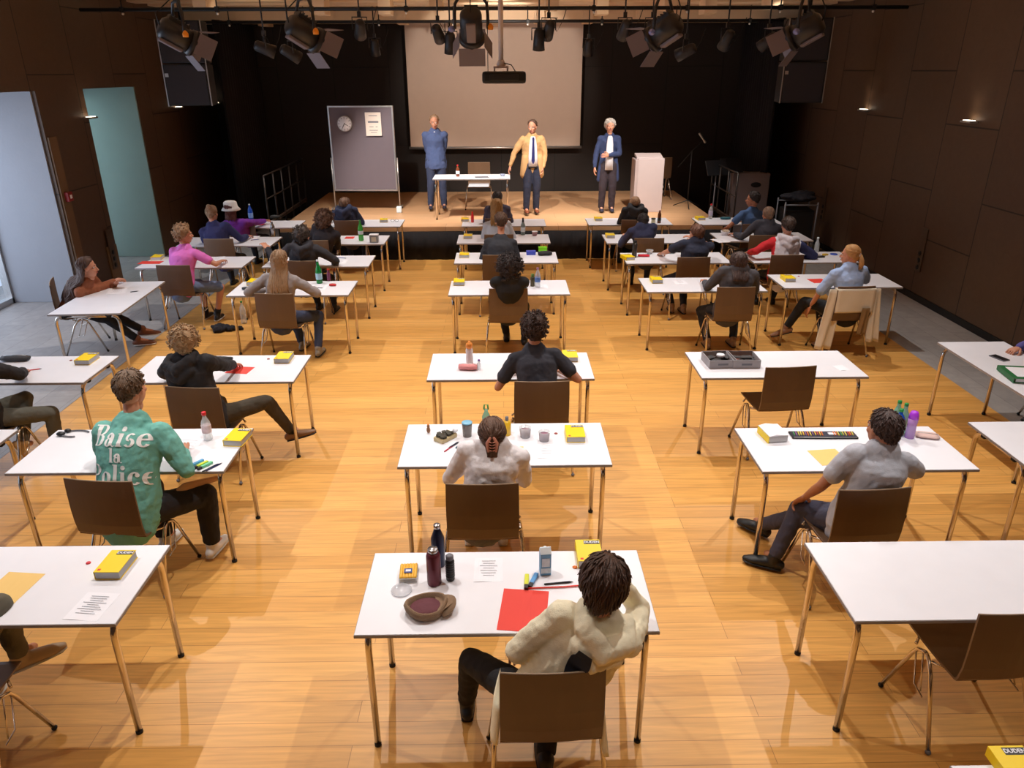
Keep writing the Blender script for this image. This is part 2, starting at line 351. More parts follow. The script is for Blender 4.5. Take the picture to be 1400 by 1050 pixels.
# ------------------------------------------------------------ lighting rig
M_lampb = mat('fixture_black', (32, 30, 33), .45); M_barn = mat('barn_metal', (116, 108, 116), .5, .2); M_orange = mat('orange_knob', (240, 150, 20), .5)
M_lens = mat('lens_glass', (120, 130, 190), .08, .3)
def fresnel(lb, loc, yaw, pitch, s=1.0, top=4.3):
    t = thing('stage_fresnel', lb, 'stage light', loc, 0, 'large fresnel spotlights on the rig')
    R = Euler((pitch, 0, yaw)).to_matrix()          # light points along local +Y
    f = lambda mb: mb.xf(R.to_4x4() @ Matrix.Scale(s, 4))
    b = MB(); b.tube([(0, -.2, 0), (0, -.17, 0), (0, .1, 0)], [.075, .105, .11], 16); b.box((0, -.06, .1), (.12, .2, .05), bev=.01)
    for k in range(6): b.box((0, -.15 + k * .035, .125), (.13, .01, .03))
    f(b).build('housing', M_lampb, t)
    f(MB().tube([(0, .08, 0), (0, .13, 0)], [.12, .13], 20)).build('front_ring', M_lampb, t)
    f(MB().ell((0, .13, 0), (.1, .02, .1))).build('lens', M_lens, t)
    f(MB().box((.0, -.06, -.115), (.09, .22, .03), (0, 0, 0), bev=.01)).build('side_plate', M_barn, t)
    dr = [((0, .2, -.16), (.26, .17, .004), (-.45, 0, 0)), ((0, .2, .16), (.26, .17, .004), (.45, 0, 0)), ((-.16, .2, 0), (.004, .17, .2), (0, 0, .45)), ((.16, .2, 0), (.004, .17, .2), (0, 0, -.45))]
    for c, d, r in dr: f(MB().box(c, d, r)).build('barn_door', M_barn, t)
    y = MB(); cy, sy = math.cos(yaw), math.sin(yaw); ax = V((cy, sy, 0)) * .16 * s
    pts = [ax, ax + V((0, 0, .12)), ax * .95 + V((0, 0, .22)), ax * .6 + V((0, 0, .3)), V((0, 0, .31)), -ax * .6 + V((0, 0, .3)), -ax * .95 + V((0, 0, .22)), -ax + V((0, 0, .12)), -ax]
    y.tube(pts, .015, 8); y.build('yoke', M_lampb, t)
    MB().tube([(0, 0, .31), (0, 0, top - loc[2])], .013, 8).box((0, 0, .36), (.05, .05, .08)).build('hook', M_lampb, t)
    MB().lathe([(.004, -.03), (.026, -.028), (.03, 0), (.018, .02), (.004, .03)], c=ax * 1.15 + V((0, 0, .02)), seg=10).build('knob', M_orange, t)
    MB().ell(-ax * 1.2, (.035, .035, .03)).build('lamp_cap', M_lens, t)
    c = MB(); p0 = R @ V((0, -.2 * s, 0)); c.tube([p0, p0 + V((0, -.05, .1)), p0 * .4 + V((.05, 0, .3)), V((.02, 0, .45))], .006, 6); c.build('cable', M_black, t)
    return t
fresnel('large fresnel spotlight at the far left of the rig', (-3.1, 8.0, 3.44), -.95, -.5)
fresnel('large fresnel spotlight above the pinboard', (-1.88, 8.0, 3.46), -.85, -.5)
fresnel('large fresnel spotlight hanging left of the projector', (-.28, 8.0, 3.50), .0, -.75)
fresnel('large fresnel spotlight right of the projection screen', (1.58, 8.0, 3.46), .85, -.5)
fresnel('large fresnel spotlight in front of the right loudspeaker', (2.95, 8.0, 3.46), .95, -.5)
def par(lb, loc, yaw, pitch, s=1.0, top=4.3):
    t = thing('par_spotlight', lb, 'stage light', loc, 0, 'small spotlights on the rig')
    R = Euler((pitch, 0, yaw)).to_matrix(); f = lambda mb: mb.xf(R.to_4x4() @ Matrix.Scale(s, 4))
    f(MB().tube([(0, -.16, 0), (0, -.13, 0), (0, .02, 0), (0, .14, 0)], [.05, .075, .085, .095], 14)).build('can', M_lampb, t)
    f(MB().ell((0, .13, 0), (.08, .015, .08), u=12, v=6)).build('lens', M_lens, t)
    ax = V((math.cos(yaw), math.sin(yaw), 0)) * .11 * s
    MB().tube([ax, ax + V((0, 0, .16)), -ax + V((0, 0, .16)), -ax], .009, 6).build('yoke', M_lampb, t)
    MB().tube([(0, 0, .16), (0, 0, max(.2, top - loc[2]))], .011, 6).box((0, 0, .2), (.05, .05, .07)).build('hook', M_lampb, t)
    MB().tube([(0, 0, .2), (.12, 0, -.02), (.2, 0, .12), (.26, 0, .3)], .005, 6).build('cable', M_black, t)
for lb, l, yw, pt in (('small spotlight between the left loudspeaker and pinboard rig', (-3.3, 11.5, 3.42), -1.2, -.35), ('small spotlight with orange tag beside the left rig lamp', (-2.95, 11.5, 3.36), -1.0, -.5),
        ('small black spotlight above the left of the pinboard frame', (-2.02, 11.9, 3.68), .2, -.7), ('small spotlight at the top left corner of the screen', (-.9, 11.9, 3.62), -.2, -.6),
        ('lower small spotlight at the screen top left', (-.73, 11.9, 3.49), .1, -1.3), ('small spotlight over the screen right of the projector pole', (.7, 11.9, 3.66), .2, -.7),
        ('lower small spotlight over the screen right side', (.56, 11.9, 3.53), 0, -1.3), ('small faint spotlight on the dark wall right of the screen', (1.62, 15.0, 3.5), 0, -1.2),
        ('small spotlight right above the greyhaired woman', (1.8, 11.9, 3.66), .2, -.8), ('small tilted spotlight in the middle of the right rig', (2.62, 11.5, 3.36), 1.0, -.4),
        ('small spotlight hanging over the mic stand', (3.3, 11.9, 3.52), .4, -.9), ('small faint spotlight on the dark wall left of the screen', (-2.3, 15.0, 3.52), 0, -1.2),
        ('small spotlight behind the lamp above the lectern', (2.2, 11.9, 3.66), -.3, -.7), ('small spotlight left of the right loudspeaker', (3.9, 11.9, 3.5), .8, -.6)):
    par(lb, l, yw, pt, .95)
# projector
t = thing('ceiling_projector', 'black projector on a white ceiling pole over the desks', 'projector', (.035, 8.6, 3.06))
MB().box((0, 0, 0), (.46, .4, .12), bev=.03).build('body', M_black, t)
MB().tube([(.1, .21, 0), (.1, .19, 0)], .04, 14).build('lens', M_lens, t)
MB().box((.0, -.2, 0), (.3, .02, .06), bev=.005).build('vent', M_lampb, t)
MB().tube([(-.03, 0, .13), (-.03, 0, 1.24)], .026, 14).build('pole', mat('pole_white', (215, 200, 190), .5), t)
MB().box((-.03, 0, .1), (.16, .12, .02)).tube([(-.1, 0, .06), (-.1, 0, .1)], .008, 6).tube([(.04, 0, .06), (.04, 0, .1)], .008, 6).lathe([(.03, .1), (.05, .12), (.03, .17)], c=(-.03, 0, 0)).build('bracket', mat('pole_white', (215, 200, 190)), t)
MB().tube([(-.17, 0, .05), (-.17, 0, .5), (-.14, 0, 1.2)], .004, 6).tube([(.0, -.05, .14), (.08, -.05, .12), (.12, 0, .06)], .005, 6).build('cable', M_black, t)
# loudspeakers
def speaker(lb, loc, rz):
    t = thing('loudspeaker_stack', lb, 'loudspeaker', loc, rz)
    for k in range(2):
        c = MB().box((0, 0, .3 + k * .6), (.62, .5, .585), bev=.012).build('cabinet', M_black, t)
        MB().box((0, -.255, .3 + k * .6), (.58, .012, .54), bev=.004).build('grille', mat('grille_mesh', (46, 42, 46), .6, .3, bump=.5, bscale=300), c)
        MB().box((-.27, -.265, .44 + k * .6), (.05, .006, .05)).build('badge', M_alu, c)
    for sx in (-1, 1): MB().box((sx * .316, -.24, .6), (.012, .03, 1.2)).build('rail', M_alu, t)
    MB().tube([(0, 0, 1.2), (0, 0, 1.66)], .03, 8).build('bracket', M_black, t)
speaker('pair of black loudspeakers hung high at the right', (4.68, 12.5, 2.64), -.14)
speaker('pair of black loudspeakers hung high at the left', (-4.8, 12.5, 2.64), .14)
# ============================================================ furniture
TW, TD = 1.408, .63
def make_table(name, W, D, label, group=None, far=False):
    t = thing(name, label, 'table', (0, 0, 0), 0, group)
    b = MB().box((0, 0, .729), (W, D, .022), bev=.003).build('tabletop', M_white, t)
    MB().box((0, 0, .7285), (W + .004, D + .004, .015)).build('edge_band', M_edge, b)
    for sx in (-1, 1):
        for sy in (-1, 1):
            x, y = sx * (W / 2 - .05), sy * (D / 2 - .045)
            pts = [(x, y, .02), (x, y, .6), (x, y - sy * .004, .64), (x, y - sy * .02, .675), (x, y - sy * .05, .692), (x, y - sy * .09, .695)]
            l = MB().tube(pts, .0165, 12).build('leg', M_chrome, t)
            if not far: MB().lathe([(.001, 0), (.0178, 0), (.0178, .018), (.001, .02)], c=(x, y, 0), seg=12).build('glide', M_rubber, l)
            MB().box((x, y - sy * .1, .7), (.05, .045, .04), bev=.008).build('clamp', M_rubber, t)
        MB().tube([(sx * (W / 2 - .05), -(D / 2 - .13), .695), (sx * (W / 2 - .05), D / 2 - .13, .695)], .0155, 10).build('cross_rail', M_chrome, t)
    for sy in (-1, 1): MB().box((0, sy * (D / 2 - .1), .71), (W - .14, .025, .018)).build('frame_bar', M_grey, t)
    return t
def make_chair(label, group=None):
    t = thing('stacking_chair', label, 'chair', (0, 0, 0), 0, group)
    n = 9; rg = []
    def ring(p, wdt, nrm, bow, th=.011):
        a = [V((wdt * (k / n - .5), 0, 0)) + p + nrm * (bow * ((2 * k / n - 1) ** 2)) for k in range(n + 1)]
        return a + [q - nrm * th for q in a[::-1]]
    bk = MB(); prof = [(-.238, .462, .44), (-.25, .48, .44), (-.262, .55, .44), (-.266, .65, .442), (-.265, .76, .44), (-.262, .862, .436)]
    bk.loft([ring(V((0, y, z)), wd, V((0, 1, .05)).normalized(), .016) for y, z, wd in prof], smooth=False)
    o = bk.build('backrest', M_ply, t)
    MB().tube([V((.436 * (k / n - .5), -.2675 + .016 * ((2 * k / n - 1) ** 2), .8625)) for k in range(n + 1)], .0045, 6).build('top_edge', M_plyedge, o)
    st = MB(); st.loft([ring(V((0, y, z)), wd, V((0, 0, 1)), .006) for y, z, wd in [(-.238, .464, .44), (-.22, .455, .436), (-.1, .447, .43), (.1, .45, .43), (.17, .452, .425), (.2, .443, .41)]], smooth=False)
    st.build('seat', M_ply, t)
    for sx in (-1, 1):
        ap = V((sx * .225, 0, .425))
        fr = [V((sx * .268, .19, .015)), V((sx * .238, .06, .36)), V((sx * .232, .035, .405)), V((sx * .228, .0, .422)), ap + V((0, -.015, 0))]
        rr = [V((sx * .268, -.25, .015)), V((sx * .24, -.1, .36)), V((sx * .232, -.06, .408)), V((sx * .228, -.03, .422)), ap + V((0, -.015, 0))]
        for q in (fr, rr):
            l = MB().tube(q, .0108, 10).build('leg', M_chrome, t)
            MB().ell(q[0] - V((0, 0, .0)), (.015, .015, .015), u=8, v=6).build('foot_glide', M_rubber if q is fr else M_grey, l)
        MB().tube([V((sx * .234, .045, .4)), V((sx * .252, -.02, .235)), V((sx * .254, -.1, .22)), V((sx * .254, -.2, .13))][:3], .0045, 6).build('stacking_rod', M_chrome, t)
        MB().tube([V((sx * .232, -.005, .415)), V((sx * .25, -.075, .235))], .0045, 6).build('stacking_rod', M_chrome, t)
    for y in (.09, -.13): MB().tube([(-.235, y * .6, .425), (-.2, y, .432), (.2, y, .432), (.235, y * .6, .425)], .009, 8).build('cross_bar', M_chrome, t)
    return t

# ============================================================ people
def smooth01(t): t = max(0, min(1, t)); return t * t * (3 - 2 * t)
SK = [((0, -.012, .03), (.077, .096, .092)), ((0, .022, -.03), (.061, .070, .088)), ((0, -.035, -.03), (.062, .062, .07))]
def rskull(d, grow=0, o=V((0, -.01, .015))):
    best = 0
    for c, r in SK:
        r = [q + grow for q in r]; p = o - V(c)
        a = sum((d[i] / r[i]) ** 2 for i in range(3)); b = 2 * sum(p[i] * d[i] / r[i] ** 2 for i in range(3)); cc = sum((p[i] / r[i]) ** 2 for i in range(3)) - 1
        D = b * b - 4 * a * cc
        if D > 0: best = max(best, (-b + math.sqrt(D)) / (2 * a))
    return best
HC = V((0, -.01, .015))
_head = None
def head_geo():
    global _head
    if _head: return _head
    m = MB()
    for c, r in SK: m.ell(c, r, u=24, v=16)
    m.ell((0, .052, -.088), (.03, .026, .022)); m.ell((0, .0, -.075), (.052, .06, .035))
    m.tube([(0, .083, .012), (0, .098, -.012), (0, .108, -.03)], [.008, .011, .013], 10, rounded=True); m.ell((0, .094, -.034), (.018, .014, .009))
    for s in (-1, 1):
        m.ell((s * .074, -.006, -.006), (.009, .02, .032), M=Euler((.15, 0, s * -.35)).to_matrix()); m.ell((s * .036, .062, -.022), (.024, .022, .02))
        m.ell((s * .03, .076, .024), (.024, .014, .008))
    m.ell((0, .08, -.062), (.026, .014, .012)); m.ell((0, .0, -.12), (.048, .052, .05))
    _head = remesh(m, .0048, 3); return _head
def face_extra(m, M):
    for s in (-1, 1):
        k = len(m.v); m.ell((s * .031, .0765, .006), (.0135, .011, .0095), u=10, v=6, mi=2); m.ell((s * .031, .086, .006), (.006, .003, .006), u=8, v=5, mi=3)
        m.tube([(s * .015, .0895, .027), (s * .033, .0885, .031), (s * .05, .076, .026)], [.002, .0035, .002], 6, mi=4); m.xf(M, k)
    k = len(m.v); m.ell((0, .0935, -.058), (.022, .006, .0045), u=10, v=6, mi=1); m.ell((0, .0915, -.066), (.019, .007, .0055), u=10, v=6, mi=1); m.xf(M, k)
def hand_geo(m, wrist, dirv, palmn, side, curl=.5, s=1.0):
    """dirv along fingers, palmn = direction the palm faces, side +1 = thumb toward +x of frame"""
    y = V(dirv).normalized(); z = -(V(palmn) - y * V(palmn).dot(y)).normalized(); x = y.cross(z)
    R = Matrix((x, y, z)).transposed().to_4x4(); M = Matrix.Translation(V(wrist)) @ R @ Matrix.Scale(s, 4); k = len(m.v)
    m.tube([(0, -.03, 0), (0, 0, 0), (0, .03, 0), (0, .07, 0), (0, .092, -.002)], [.024, .027, .038, .042, .036], 12, xaxis=(1, 0, 0), ry=[.02, .017, .016, .014, .009])
    for i, (fx, L, a) in enumerate(((-.031, .062, .12), (-.011, .078, .04), (.011, .084, -.02), (.031, .074, -.1))):
        fx *= -side; p = V((fx, .085, -.001)); pts = [p - V((0, .01, 0)), p]; ang = -curl * .35 - .04 * i
        for j, seg in enumerate((.45, .3, .25)):
            p = p + V((math.sin(-a * side * -1) * L * seg * .6, math.cos(ang) * L * seg, math.sin(ang) * L * seg)); pts.append(p); ang -= curl * .9
        m.tube(pts, [.0085, .0092, .0085, .0078, .0062], 8, rounded=True)
    p = V((side * .028, .018, -.004)); m.tube([p, p + V((side * .024, .026, -.008)), p + V((side * .034, .05, -.014 - curl * .01)), p + V((side * .034 - side * curl * .012, .068, -.018 - curl * .014))], [.014, .012, .0098, .0075], 8, rounded=True)
    m.xf(M, k)
def ik(a, b, l1, l2, pole):
    a = V(a); b = V(b); d = b - a; L = d.length
    if L > (l1 + l2) * .995: b = a + d * ((l1 + l2) * .995 / L); d = b - a; L = d.length
    n = d / L; c = (l1 * l1 - l2 * l2 + L * L) / (2 * L); h = math.sqrt(max(1e-6, l1 * l1 - c * c))
    p = V(pole); p = (p - n * p.dot(n)).normalized()
    return a + n * c + p * h, b
HLINE = [(0, 50), (35, 42), (60, 22), (85, -2), (100, -14), (120, -22), (150, -38), (180, -42)]
def hmask(az, el, shift=0):
    for (a0, e0), (a1, e1) in zip(HLINE, HLINE[1:]):
        if a0 <= az <= a1: e = e0 + (e1 - e0) * (az - a0) / (a1 - a0); break
    return smooth01((el - e - shift + 5) / 10)
def hair_geo(style, seed, q=1.0):
    rnd = random.Random(seed); m = MB(); thick = {'short': .018, 'crop': .008, 'bald': .011, 'curly': .03, 'long': .016, 'bob': .022, 'tied': .010, 'bowl': .026, 'afro': .045, 'receding': .016}[style]
    shift = {'bald': 0, 'receding': 14, 'bob': -14, 'bowl': -12, 'curly': -6, 'afro': -8, 'long': -6}.get(style, 0)
    def surf(az, el, extra=0):
        d = V((math.cos(el) * math.sin(az), math.cos(el) * math.cos(az), math.sin(el)))
        a = abs(math.degrees(az)) % 360; a = 360 - a if a > 180 else a; e = math.degrees(el); k = hmask(a, e, shift)
        if style == 'bald': k *= 1 - smooth01((e - 28 + (a - 90) * .1) / 12)
        top = .35 + .65 * smooth01((e + 20) / 60) if style in ('short', 'crop') else 1
        r = rskull(d) + (thick * top * k) - .012 * (1 - k)
        nz = noise.noise(d * 5 + V((seed, 0, 0))) * thick * .35 * k
        return HC + d * (r + nz + extra * k), d, k
    U, W = 40, 22; rings = []
    for i in range(W + 1):
        el = -PI / 2 + PI * (i + (.05 if i == 0 else -.05 if i == W else 0)) / W
        rings.append([surf(2 * PI * j / U - PI, el)[0] for j in range(U)])
    m.loft(rings)
    N = int({'short': 320, 'crop': 200, 'bald': 60, 'curly': 0, 'afro': 0, 'long': 220, 'bob': 260, 'tied': 200, 'bowl': 320, 'receding': 240}[style] * q)
    def strand(pts, r0, flat=.5):
        m.tube(pts, [r0 * .7, r0, r0 * .9, r0 * .25][:len(pts)] if len(pts) == 4 else [r0] * (len(pts) - 1) + [r0 * .2], 4)
    for i in range(N):
        az = rnd.uniform(-PI, PI); el = math.asin(rnd.uniform(-.55, 1)); p, d, k = surf(az, el)
        if k < .7: continue
        L = {'short': .032, 'crop': .014, 'bald': .015, 'long': .08, 'bob': .07, 'tied': .05, 'bowl': .06, 'receding': .03}[style] * rnd.uniform(.7, 1.2); pts = []; e = el; a = az; swirl = rnd.uniform(-.35, .35)
        for j in range(4):
            q_, _, kk = surf(a, e, .001 + .0045 * j * rnd.uniform(.2, 1) if style in ('short', 'bowl') else .002)
            if kk < .35: break
            pts.append(q_)
            if style == 'tied': e += (.05 - e) * .22; a += ((PI if a > 0 else -PI) - a) * .22
            else: e -= L / 3 / .11; a += swirl * .18
            if e < -1.2: break
        if len(pts) > 2: strand(pts, rnd.uniform(.003, .0055) * (1.2 if style in ('bowl', 'bob', 'long') else 1))
    if style in ('curly', 'afro'):
        n = int((230 if style == 'curly' else 560) * q)
        for i in range(n):
            az = rnd.uniform(-PI, PI); el = math.asin(rnd.uniform(-.62, 1)); p, d, k = surf(az, el)
            if k < .75: continue
            R = rnd.uniform(.009, .016); c = p + d * rnd.uniform(-.004, .010 if style == 'curly' else .038)
            ax = V((rnd.uniform(-1, 1), rnd.uniform(-1, 1), rnd.uniform(-1, 1))).normalized(); bx = ax.orthogonal().normalized(); cx = ax.cross(bx); ph = rnd.uniform(0, 6)
            m.tube([c + (bx * math.cos(ph + t * 1.25) + cx * math.sin(ph + t * 1.25)) * R * (1 - t * .06) + ax * (t * .0045) for t in range(7)], [.003, .0045, .005, .005, .0045, .004, .002], 5)
    return m
def drape(m, M, hv, L, width, back, seed, n=150, wave=.006, bvh=None, bk=None):
    """long hair falling from the head: m in body-local space; M head matrix"""
    rnd = random.Random(seed)
    for i in range(n):
        a = PI + rnd.uniform(-1.5, 1.5); el = rnd.uniform(-.35, .35)
        d = V((math.cos(el) * math.sin(a), math.cos(el) * math.cos(a), math.sin(el)))
        p0 = M @ (HC + d * (rskull(d) + .014)); sx = math.sin(a); l = L * rnd.uniform(.75, 1.05)
        hx = sx * width * rnd.uniform(.75, 1.15)
        end = hv + V((hx, back * rnd.uniform(.8, 1.15) - .03 * (1 - abs(sx)), -l)); mid = hv + V((sx * .085, -.085 + .05 * abs(sx), -.13))
        pts = []
        for j in range(8):
            t = j / 7; b = p0 * (1 - t) ** 2 + mid * 2 * t * (1 - t) + end * t * t
            b = b + V((math.sin(t * 14 + i) * wave, math.cos(t * 11 + i) * wave * .6, 0))
            if bvh and j > 2:
                h = bvh.ray_cast(b + bk * .6, -bk)
                if h[0] and (h[0] - b).dot(bk) > -.010: b = h[0] + bk * (.014 + (i % 5) * .004)
            pts.append(b)
        m.tube(pts, [.006, .008, .009, .009, .0085, .0075, .005, .0015], 5)
PI2 = PI / 2
NP = [0]
def person(label, loc, yaw=0, head=None, s=.96, hz=.54, seated=True, hy=0, hp=0, hr=0, twist=0, hip=(0, -.115), hands=None, feet=None, hair='short', hcol=(70, 48, 34), top=('long', 'grey_knit', (90, 90, 95)), pants=('long', 'dark_denim', (42, 44, 54)), shoes=('black_shoe', (24, 24, 26)), skin=None, vox=.012, bulk=1.0, pole=None, kneepole=None, group=None, q=1.0, pred=None, topmats=None, extras=None, socks=None, curl=(.5, .5), palm=None):
    NP[0] += 1; seed = NP[0]; skin = skin or M_skin
    root = thing('person', label, 'person', loc, yaw, group)
    Yi = Matrix.Translation(V(loc)) @ Matrix.Rotation(yaw, 4, 'Z'); Yi = Yi.inverted()
    H = V((hip[0], hip[1], hz * (s if not seated else 1)))
    if head is None: hd = H + V((0, .04, .70 * s))
    else: hd = Yi @ V(head)
    nb = hd + V((0, -.035, -.155)) ; dirn = (nb - H).normalized()
    Ls = .50 * s; S = H + dirn * Ls * 1.0
    # let the neck absorb the difference, keep it short
    if (nb - S).length > .09: S = nb - (nb - S).normalized() * .09
    hipx = V((1, 0, 0)); shx = Matrix.Rotation(twist, 3, 'Z') @ V((1, 0, 0)); shx = (shx - dirn * shx.dot(dirn)).normalized()
    fwd = dirn.cross(shx).normalized()
    if fwd.y < 0 and abs(twist) < 1.5: fwd = -fwd
    mid = (H + S) / 2 - fwd * .025
    shw = .172 * s * bulk; sd = {-1: S - shx * shw - dirn * .035, 1: S + shx * shw - dirn * .035}
    ua, fa, th, sh = .285 * s, .25 * s, .42 * s, .42 * s
    hands = hands or {}; hw = {}; el = {}
    for k in (-1, 1):
        tgt = hands.get(k, (k * .13, .27, .79) if seated else (k * .26, .02, .78)); tgt = V(tgt)
        pl = (pole or {}).get(k, (k * .55, -.5, -1) if seated else (k * .5, -.8, 0))
        el[k], hw[k] = ik(sd[k], tgt, ua, fa, pl)
    feet = feet or {}; kn = {}; an = {}; hj = {}
    for k in (-1, 1):
        hj[k] = H + V((k * .085 * s, .02, 0)); tgt = V(feet.get(k, (k * .12, .40, .075) if seated else (k * .1, 0.0, .085)))
        pl = (kneepole or {}).get(k, (k * .15, .6, 1) if seated else (0, 1, 0)); kn[k], an[k] = ik(hj[k], tgt, th, sh, pl)
    tors = [(H - dirn * .04, .15, .105, 0), (H + dirn * .06, .165, .115, .1), (mid, .142, .105, .5), (H.lerp(S, .78) - fwd * .012, .168, .118, .9), (S - dirn * .055, .168, .1, 1), (S - dirn * .005, .10, .072, 1), (S + dirn * .04, .06, .06, 1)]
    loose = [0]
    def torso(m, g, upto=7):
        m.tube([p for p, *_ in tors][:upto], [(max(a, loose[0] if i < 5 else 0) * s * bulk + g) for i, (_, a, b, t) in enumerate(tors)][:upto], 20, xaxis=[hipx.lerp(shx, t) for *_, t in tors][:upto], ry=[(b * s * bulk + g) for _, a, b, t in tors][:upto], rounded=True)
    def arm(m, k, g, full=True, upper=1.0):
        if full:
            m.tube([sd[k] + shx * -k * .02, sd[k].lerp(el[k], .5), el[k]], [.058 * s * bulk + g, .05 * s * bulk + g, .043 * s + g], 12, rounded=True)
            m.tube([el[k], el[k].lerp(hw[k], .35), hw[k].lerp(el[k], .08)], [.043 * s + g, .042 * s + g, .03 * s + g], 12, rounded=True)
        else:
            e = sd[k].lerp(el[k], upper); m.tube([sd[k] + shx * -k * .02, sd[k].lerp(el[k], upper * .5), e], [.06 * s * bulk + g, .056 * s + g, .056 * s + g], 12, rounded=True)
    HM = Matrix.Translation(hd) @ Matrix.Rotation(hy + 0, 4, 'Z') @ Matrix.Rotation(hp, 4, 'X') @ Matrix.Rotation(hr, 4, 'Y') @ Matrix.Scale(s, 4)
    # ---- body
    b = MB(); torso(b, -.018)
    for k in (-1, 1):
        arm(b, k, -.008)
        b.tube([hj[k], hj[k].lerp(kn[k], .5), kn[k]], [.075 * s, .062 * s, .05 * s], 12, rounded=True)
        b.tube([kn[k], kn[k].lerp(an[k], .35), an[k]], [.05 * s, .047 * s, .032 * s], 12, rounded=True)
        b.tube([an[k], an[k] + V((0, .1, -.03))], [.03, .026], 10, rounded=True)
    chin = HM @ V((0, -.03, -.07)); b.tube([S - dirn * .03, S.lerp(chin, .5), chin], [.062 * s, .05 * s, .05 * s], 14, rounded=True)
    vs, fs = remesh(b, vox * .95, 3)
    B = MB(); B.add(vs, fs, 0); hv_, hf_ = head_geo(); B.add([HM @ v for v in hv_], hf_, 0); face_extra(B, HM)
    for k in (-1, 1):
        dv = (hw[k] - el[k]).normalized(); pn = (palm or {}).get(k, (0, 0, -1) if seated else (-k, 0, 0))
        hand_geo(B, hw[k], dv, pn, -k, curl[0 if k < 0 else 1], s)
    B.build('body', [skin, M_lip, M_eye, M_iris, mat('hair_%d_%d_%d' % hcol, hcol, .55, bump=.5, bscale=140, var=.3, vscale=30)], root)
    # ---- trousers
    kind, nm, colr = pants; pm = mat(nm, colr, .85, bump=.25, bscale=180, var=.12, vscale=12, fold=.5); p = MB()
    p.tube([H - dirn * .05, H, H + dirn * .07], [.165 * s, .175 * s, .158 * s], 18, xaxis=hipx, ry=[.12 * s, .125 * s, .115 * s], rounded=True)
    for k in (-1, 1):
        if kind == 'shorts':
            p.tube([hj[k], hj[k].lerp(kn[k], .45), hj[k].lerp(kn[k], .9)], [.09 * s, .085 * s, .078 * s], 14, rounded=True)
        elif kind == 'skirt':
            p.tube([hj[k], hj[k].lerp(kn[k], .5), kn[k]], [.1 * s, .09 * s, .08 * s], 14, rounded=True)
        else:
            wd = 1.25 if kind == 'wide' else 1.0
            p.tube([hj[k], hj[k].lerp(kn[k], .5), kn[k]], [.088 * s * wd, .078 * s * wd, .064 * s * wd], 14, rounded=True)
            p.tube([kn[k], kn[k].lerp(an[k], .4), kn[k].lerp(an[k], .93 if seated else 1.06)], [.064 * s * wd, .058 * s * wd, .048 * s * wd], 14)
            p.ell(kn[k], (.064 * s * wd,) * 3)
    vs, fs = remesh(p, vox, 3, .014, .09); MB().add(vs, fs).build('trousers' if kind in ('long', 'wide') else 'shorts', pm, root)
    # ---- shoes
    for k in (-1, 1):
        a = an[k]; d = (a - kn[k]); fd = V((d.x * .4, 1, 0)); fd.normalize()
        if feet.get('dir'): fd = V(feet['dir'][0 if k < 0 else 1]).normalized()
        sx = fd.cross(V((0, 0, 1))).normalized(); u = sx.cross(fd); sm = MB()
        P = lambda f, h: a + fd * f + u * h
        sm.tube([P(-.045, -.035), P(0, -.03), P(.07, -.038), P(.14, -.047), P(.175, -.052)], [.033, .038, .042, .042, .028], 14, xaxis=sx, ry=[.035, .042, .034, .024, .018], rounded=True)
        sm.tube([P(0, -.02), P(-.005, .02)], [.04, .043], 12, rounded=True)
        vs, fs = remesh(sm, min(vox, .009), 2); so = MB().add(vs, fs).build('shoe', mat(shoes[0], shoes[1], .5, var=.08), root)
        MB().tube([P(-.06, -.066), P(0, -.066), P(.09, -.066), P(.17, -.066), P(.195, -.063)], [.03, .038, .043, .04, .02], 14, xaxis=sx, ry=.01).build('sole', mat('sole_%s' % ('white' if len(shoes) > 2 else 'dark'), (215, 210, 200) if len(shoes) > 2 else (36, 32, 30), .7), so)
        if socks: MB().tube([a + V((0, 0, .0)), kn[k].lerp(a, .86), kn[k].lerp(a, .78)], [.041, .04, .042], 12).build('sock', mat(socks[0], socks[1], .9), root)
    # ---- top
    kind, nm, colr = top; tm = [mat(nm, colr, .88, bump=.22, bscale=160, var=.07, vscale=10, fold=.6)] + (topmats or []); c = MB(); loose[0] = {'tee': .15, 'long': .152, 'hoodie': .163, 'jacket': .158, 'blouse': .15}[kind]; torso(c, .010, 6)
    c.tube([sd[-1] + dirn * .002, S - shx * .10 - dirn * .022, S - dirn * .028, S + shx * .10 - dirn * .022, sd[1] + dirn * .002], [.062 * s, .060 * s, .058 * s, .060 * s, .062 * s], 14, rounded=True)
    for k in (-1, 1):
        arm(c, k, .010 if kind != 'tee' else .008, kind in ('long', 'hoodie', 'jacket'), .62 if kind == 'tee' else .85)
        c.ell(sd[k] - shx * k * .015, (.066 * s,) * 3)
    if not seated and kind == 'long': c.tube([H - dirn * .15, H - dirn * .04, H + dirn * .06, H + dirn * .14], [.212 * s, .21 * s, .195 * s, .18 * s], 20, xaxis=hipx, ry=[.168 * s, .165 * s, .15 * s, .13 * s])
    if kind == 'hoodie':
        bk = -fwd; c.tube([S + shx * .10 + dirn * .055, S + bk * .09 + shx * .10 + dirn * .02, S + bk * .15 - dirn * .02, S + bk * .09 - shx * .10 + dirn * .02, S - shx * .10 + dirn * .055], [.038, .048, .058, .048, .038], 12, rounded=True)
        c.tube([S + bk * .11 + shx * .08 - dirn * .05, S + bk * .135 - dirn * .10, S + bk * .11 - shx * .08 - dirn * .05], [.045, .052, .045], 12, rounded=True)
        c.tube([S + shx * .09 + dirn * .03, S + fwd * .06 + dirn * .01, S - shx * .09 + dirn * .03], [.03, .028, .03], 10, rounded=True)
    elif kind in ('long', 'tee', 'jacket', 'blouse'):
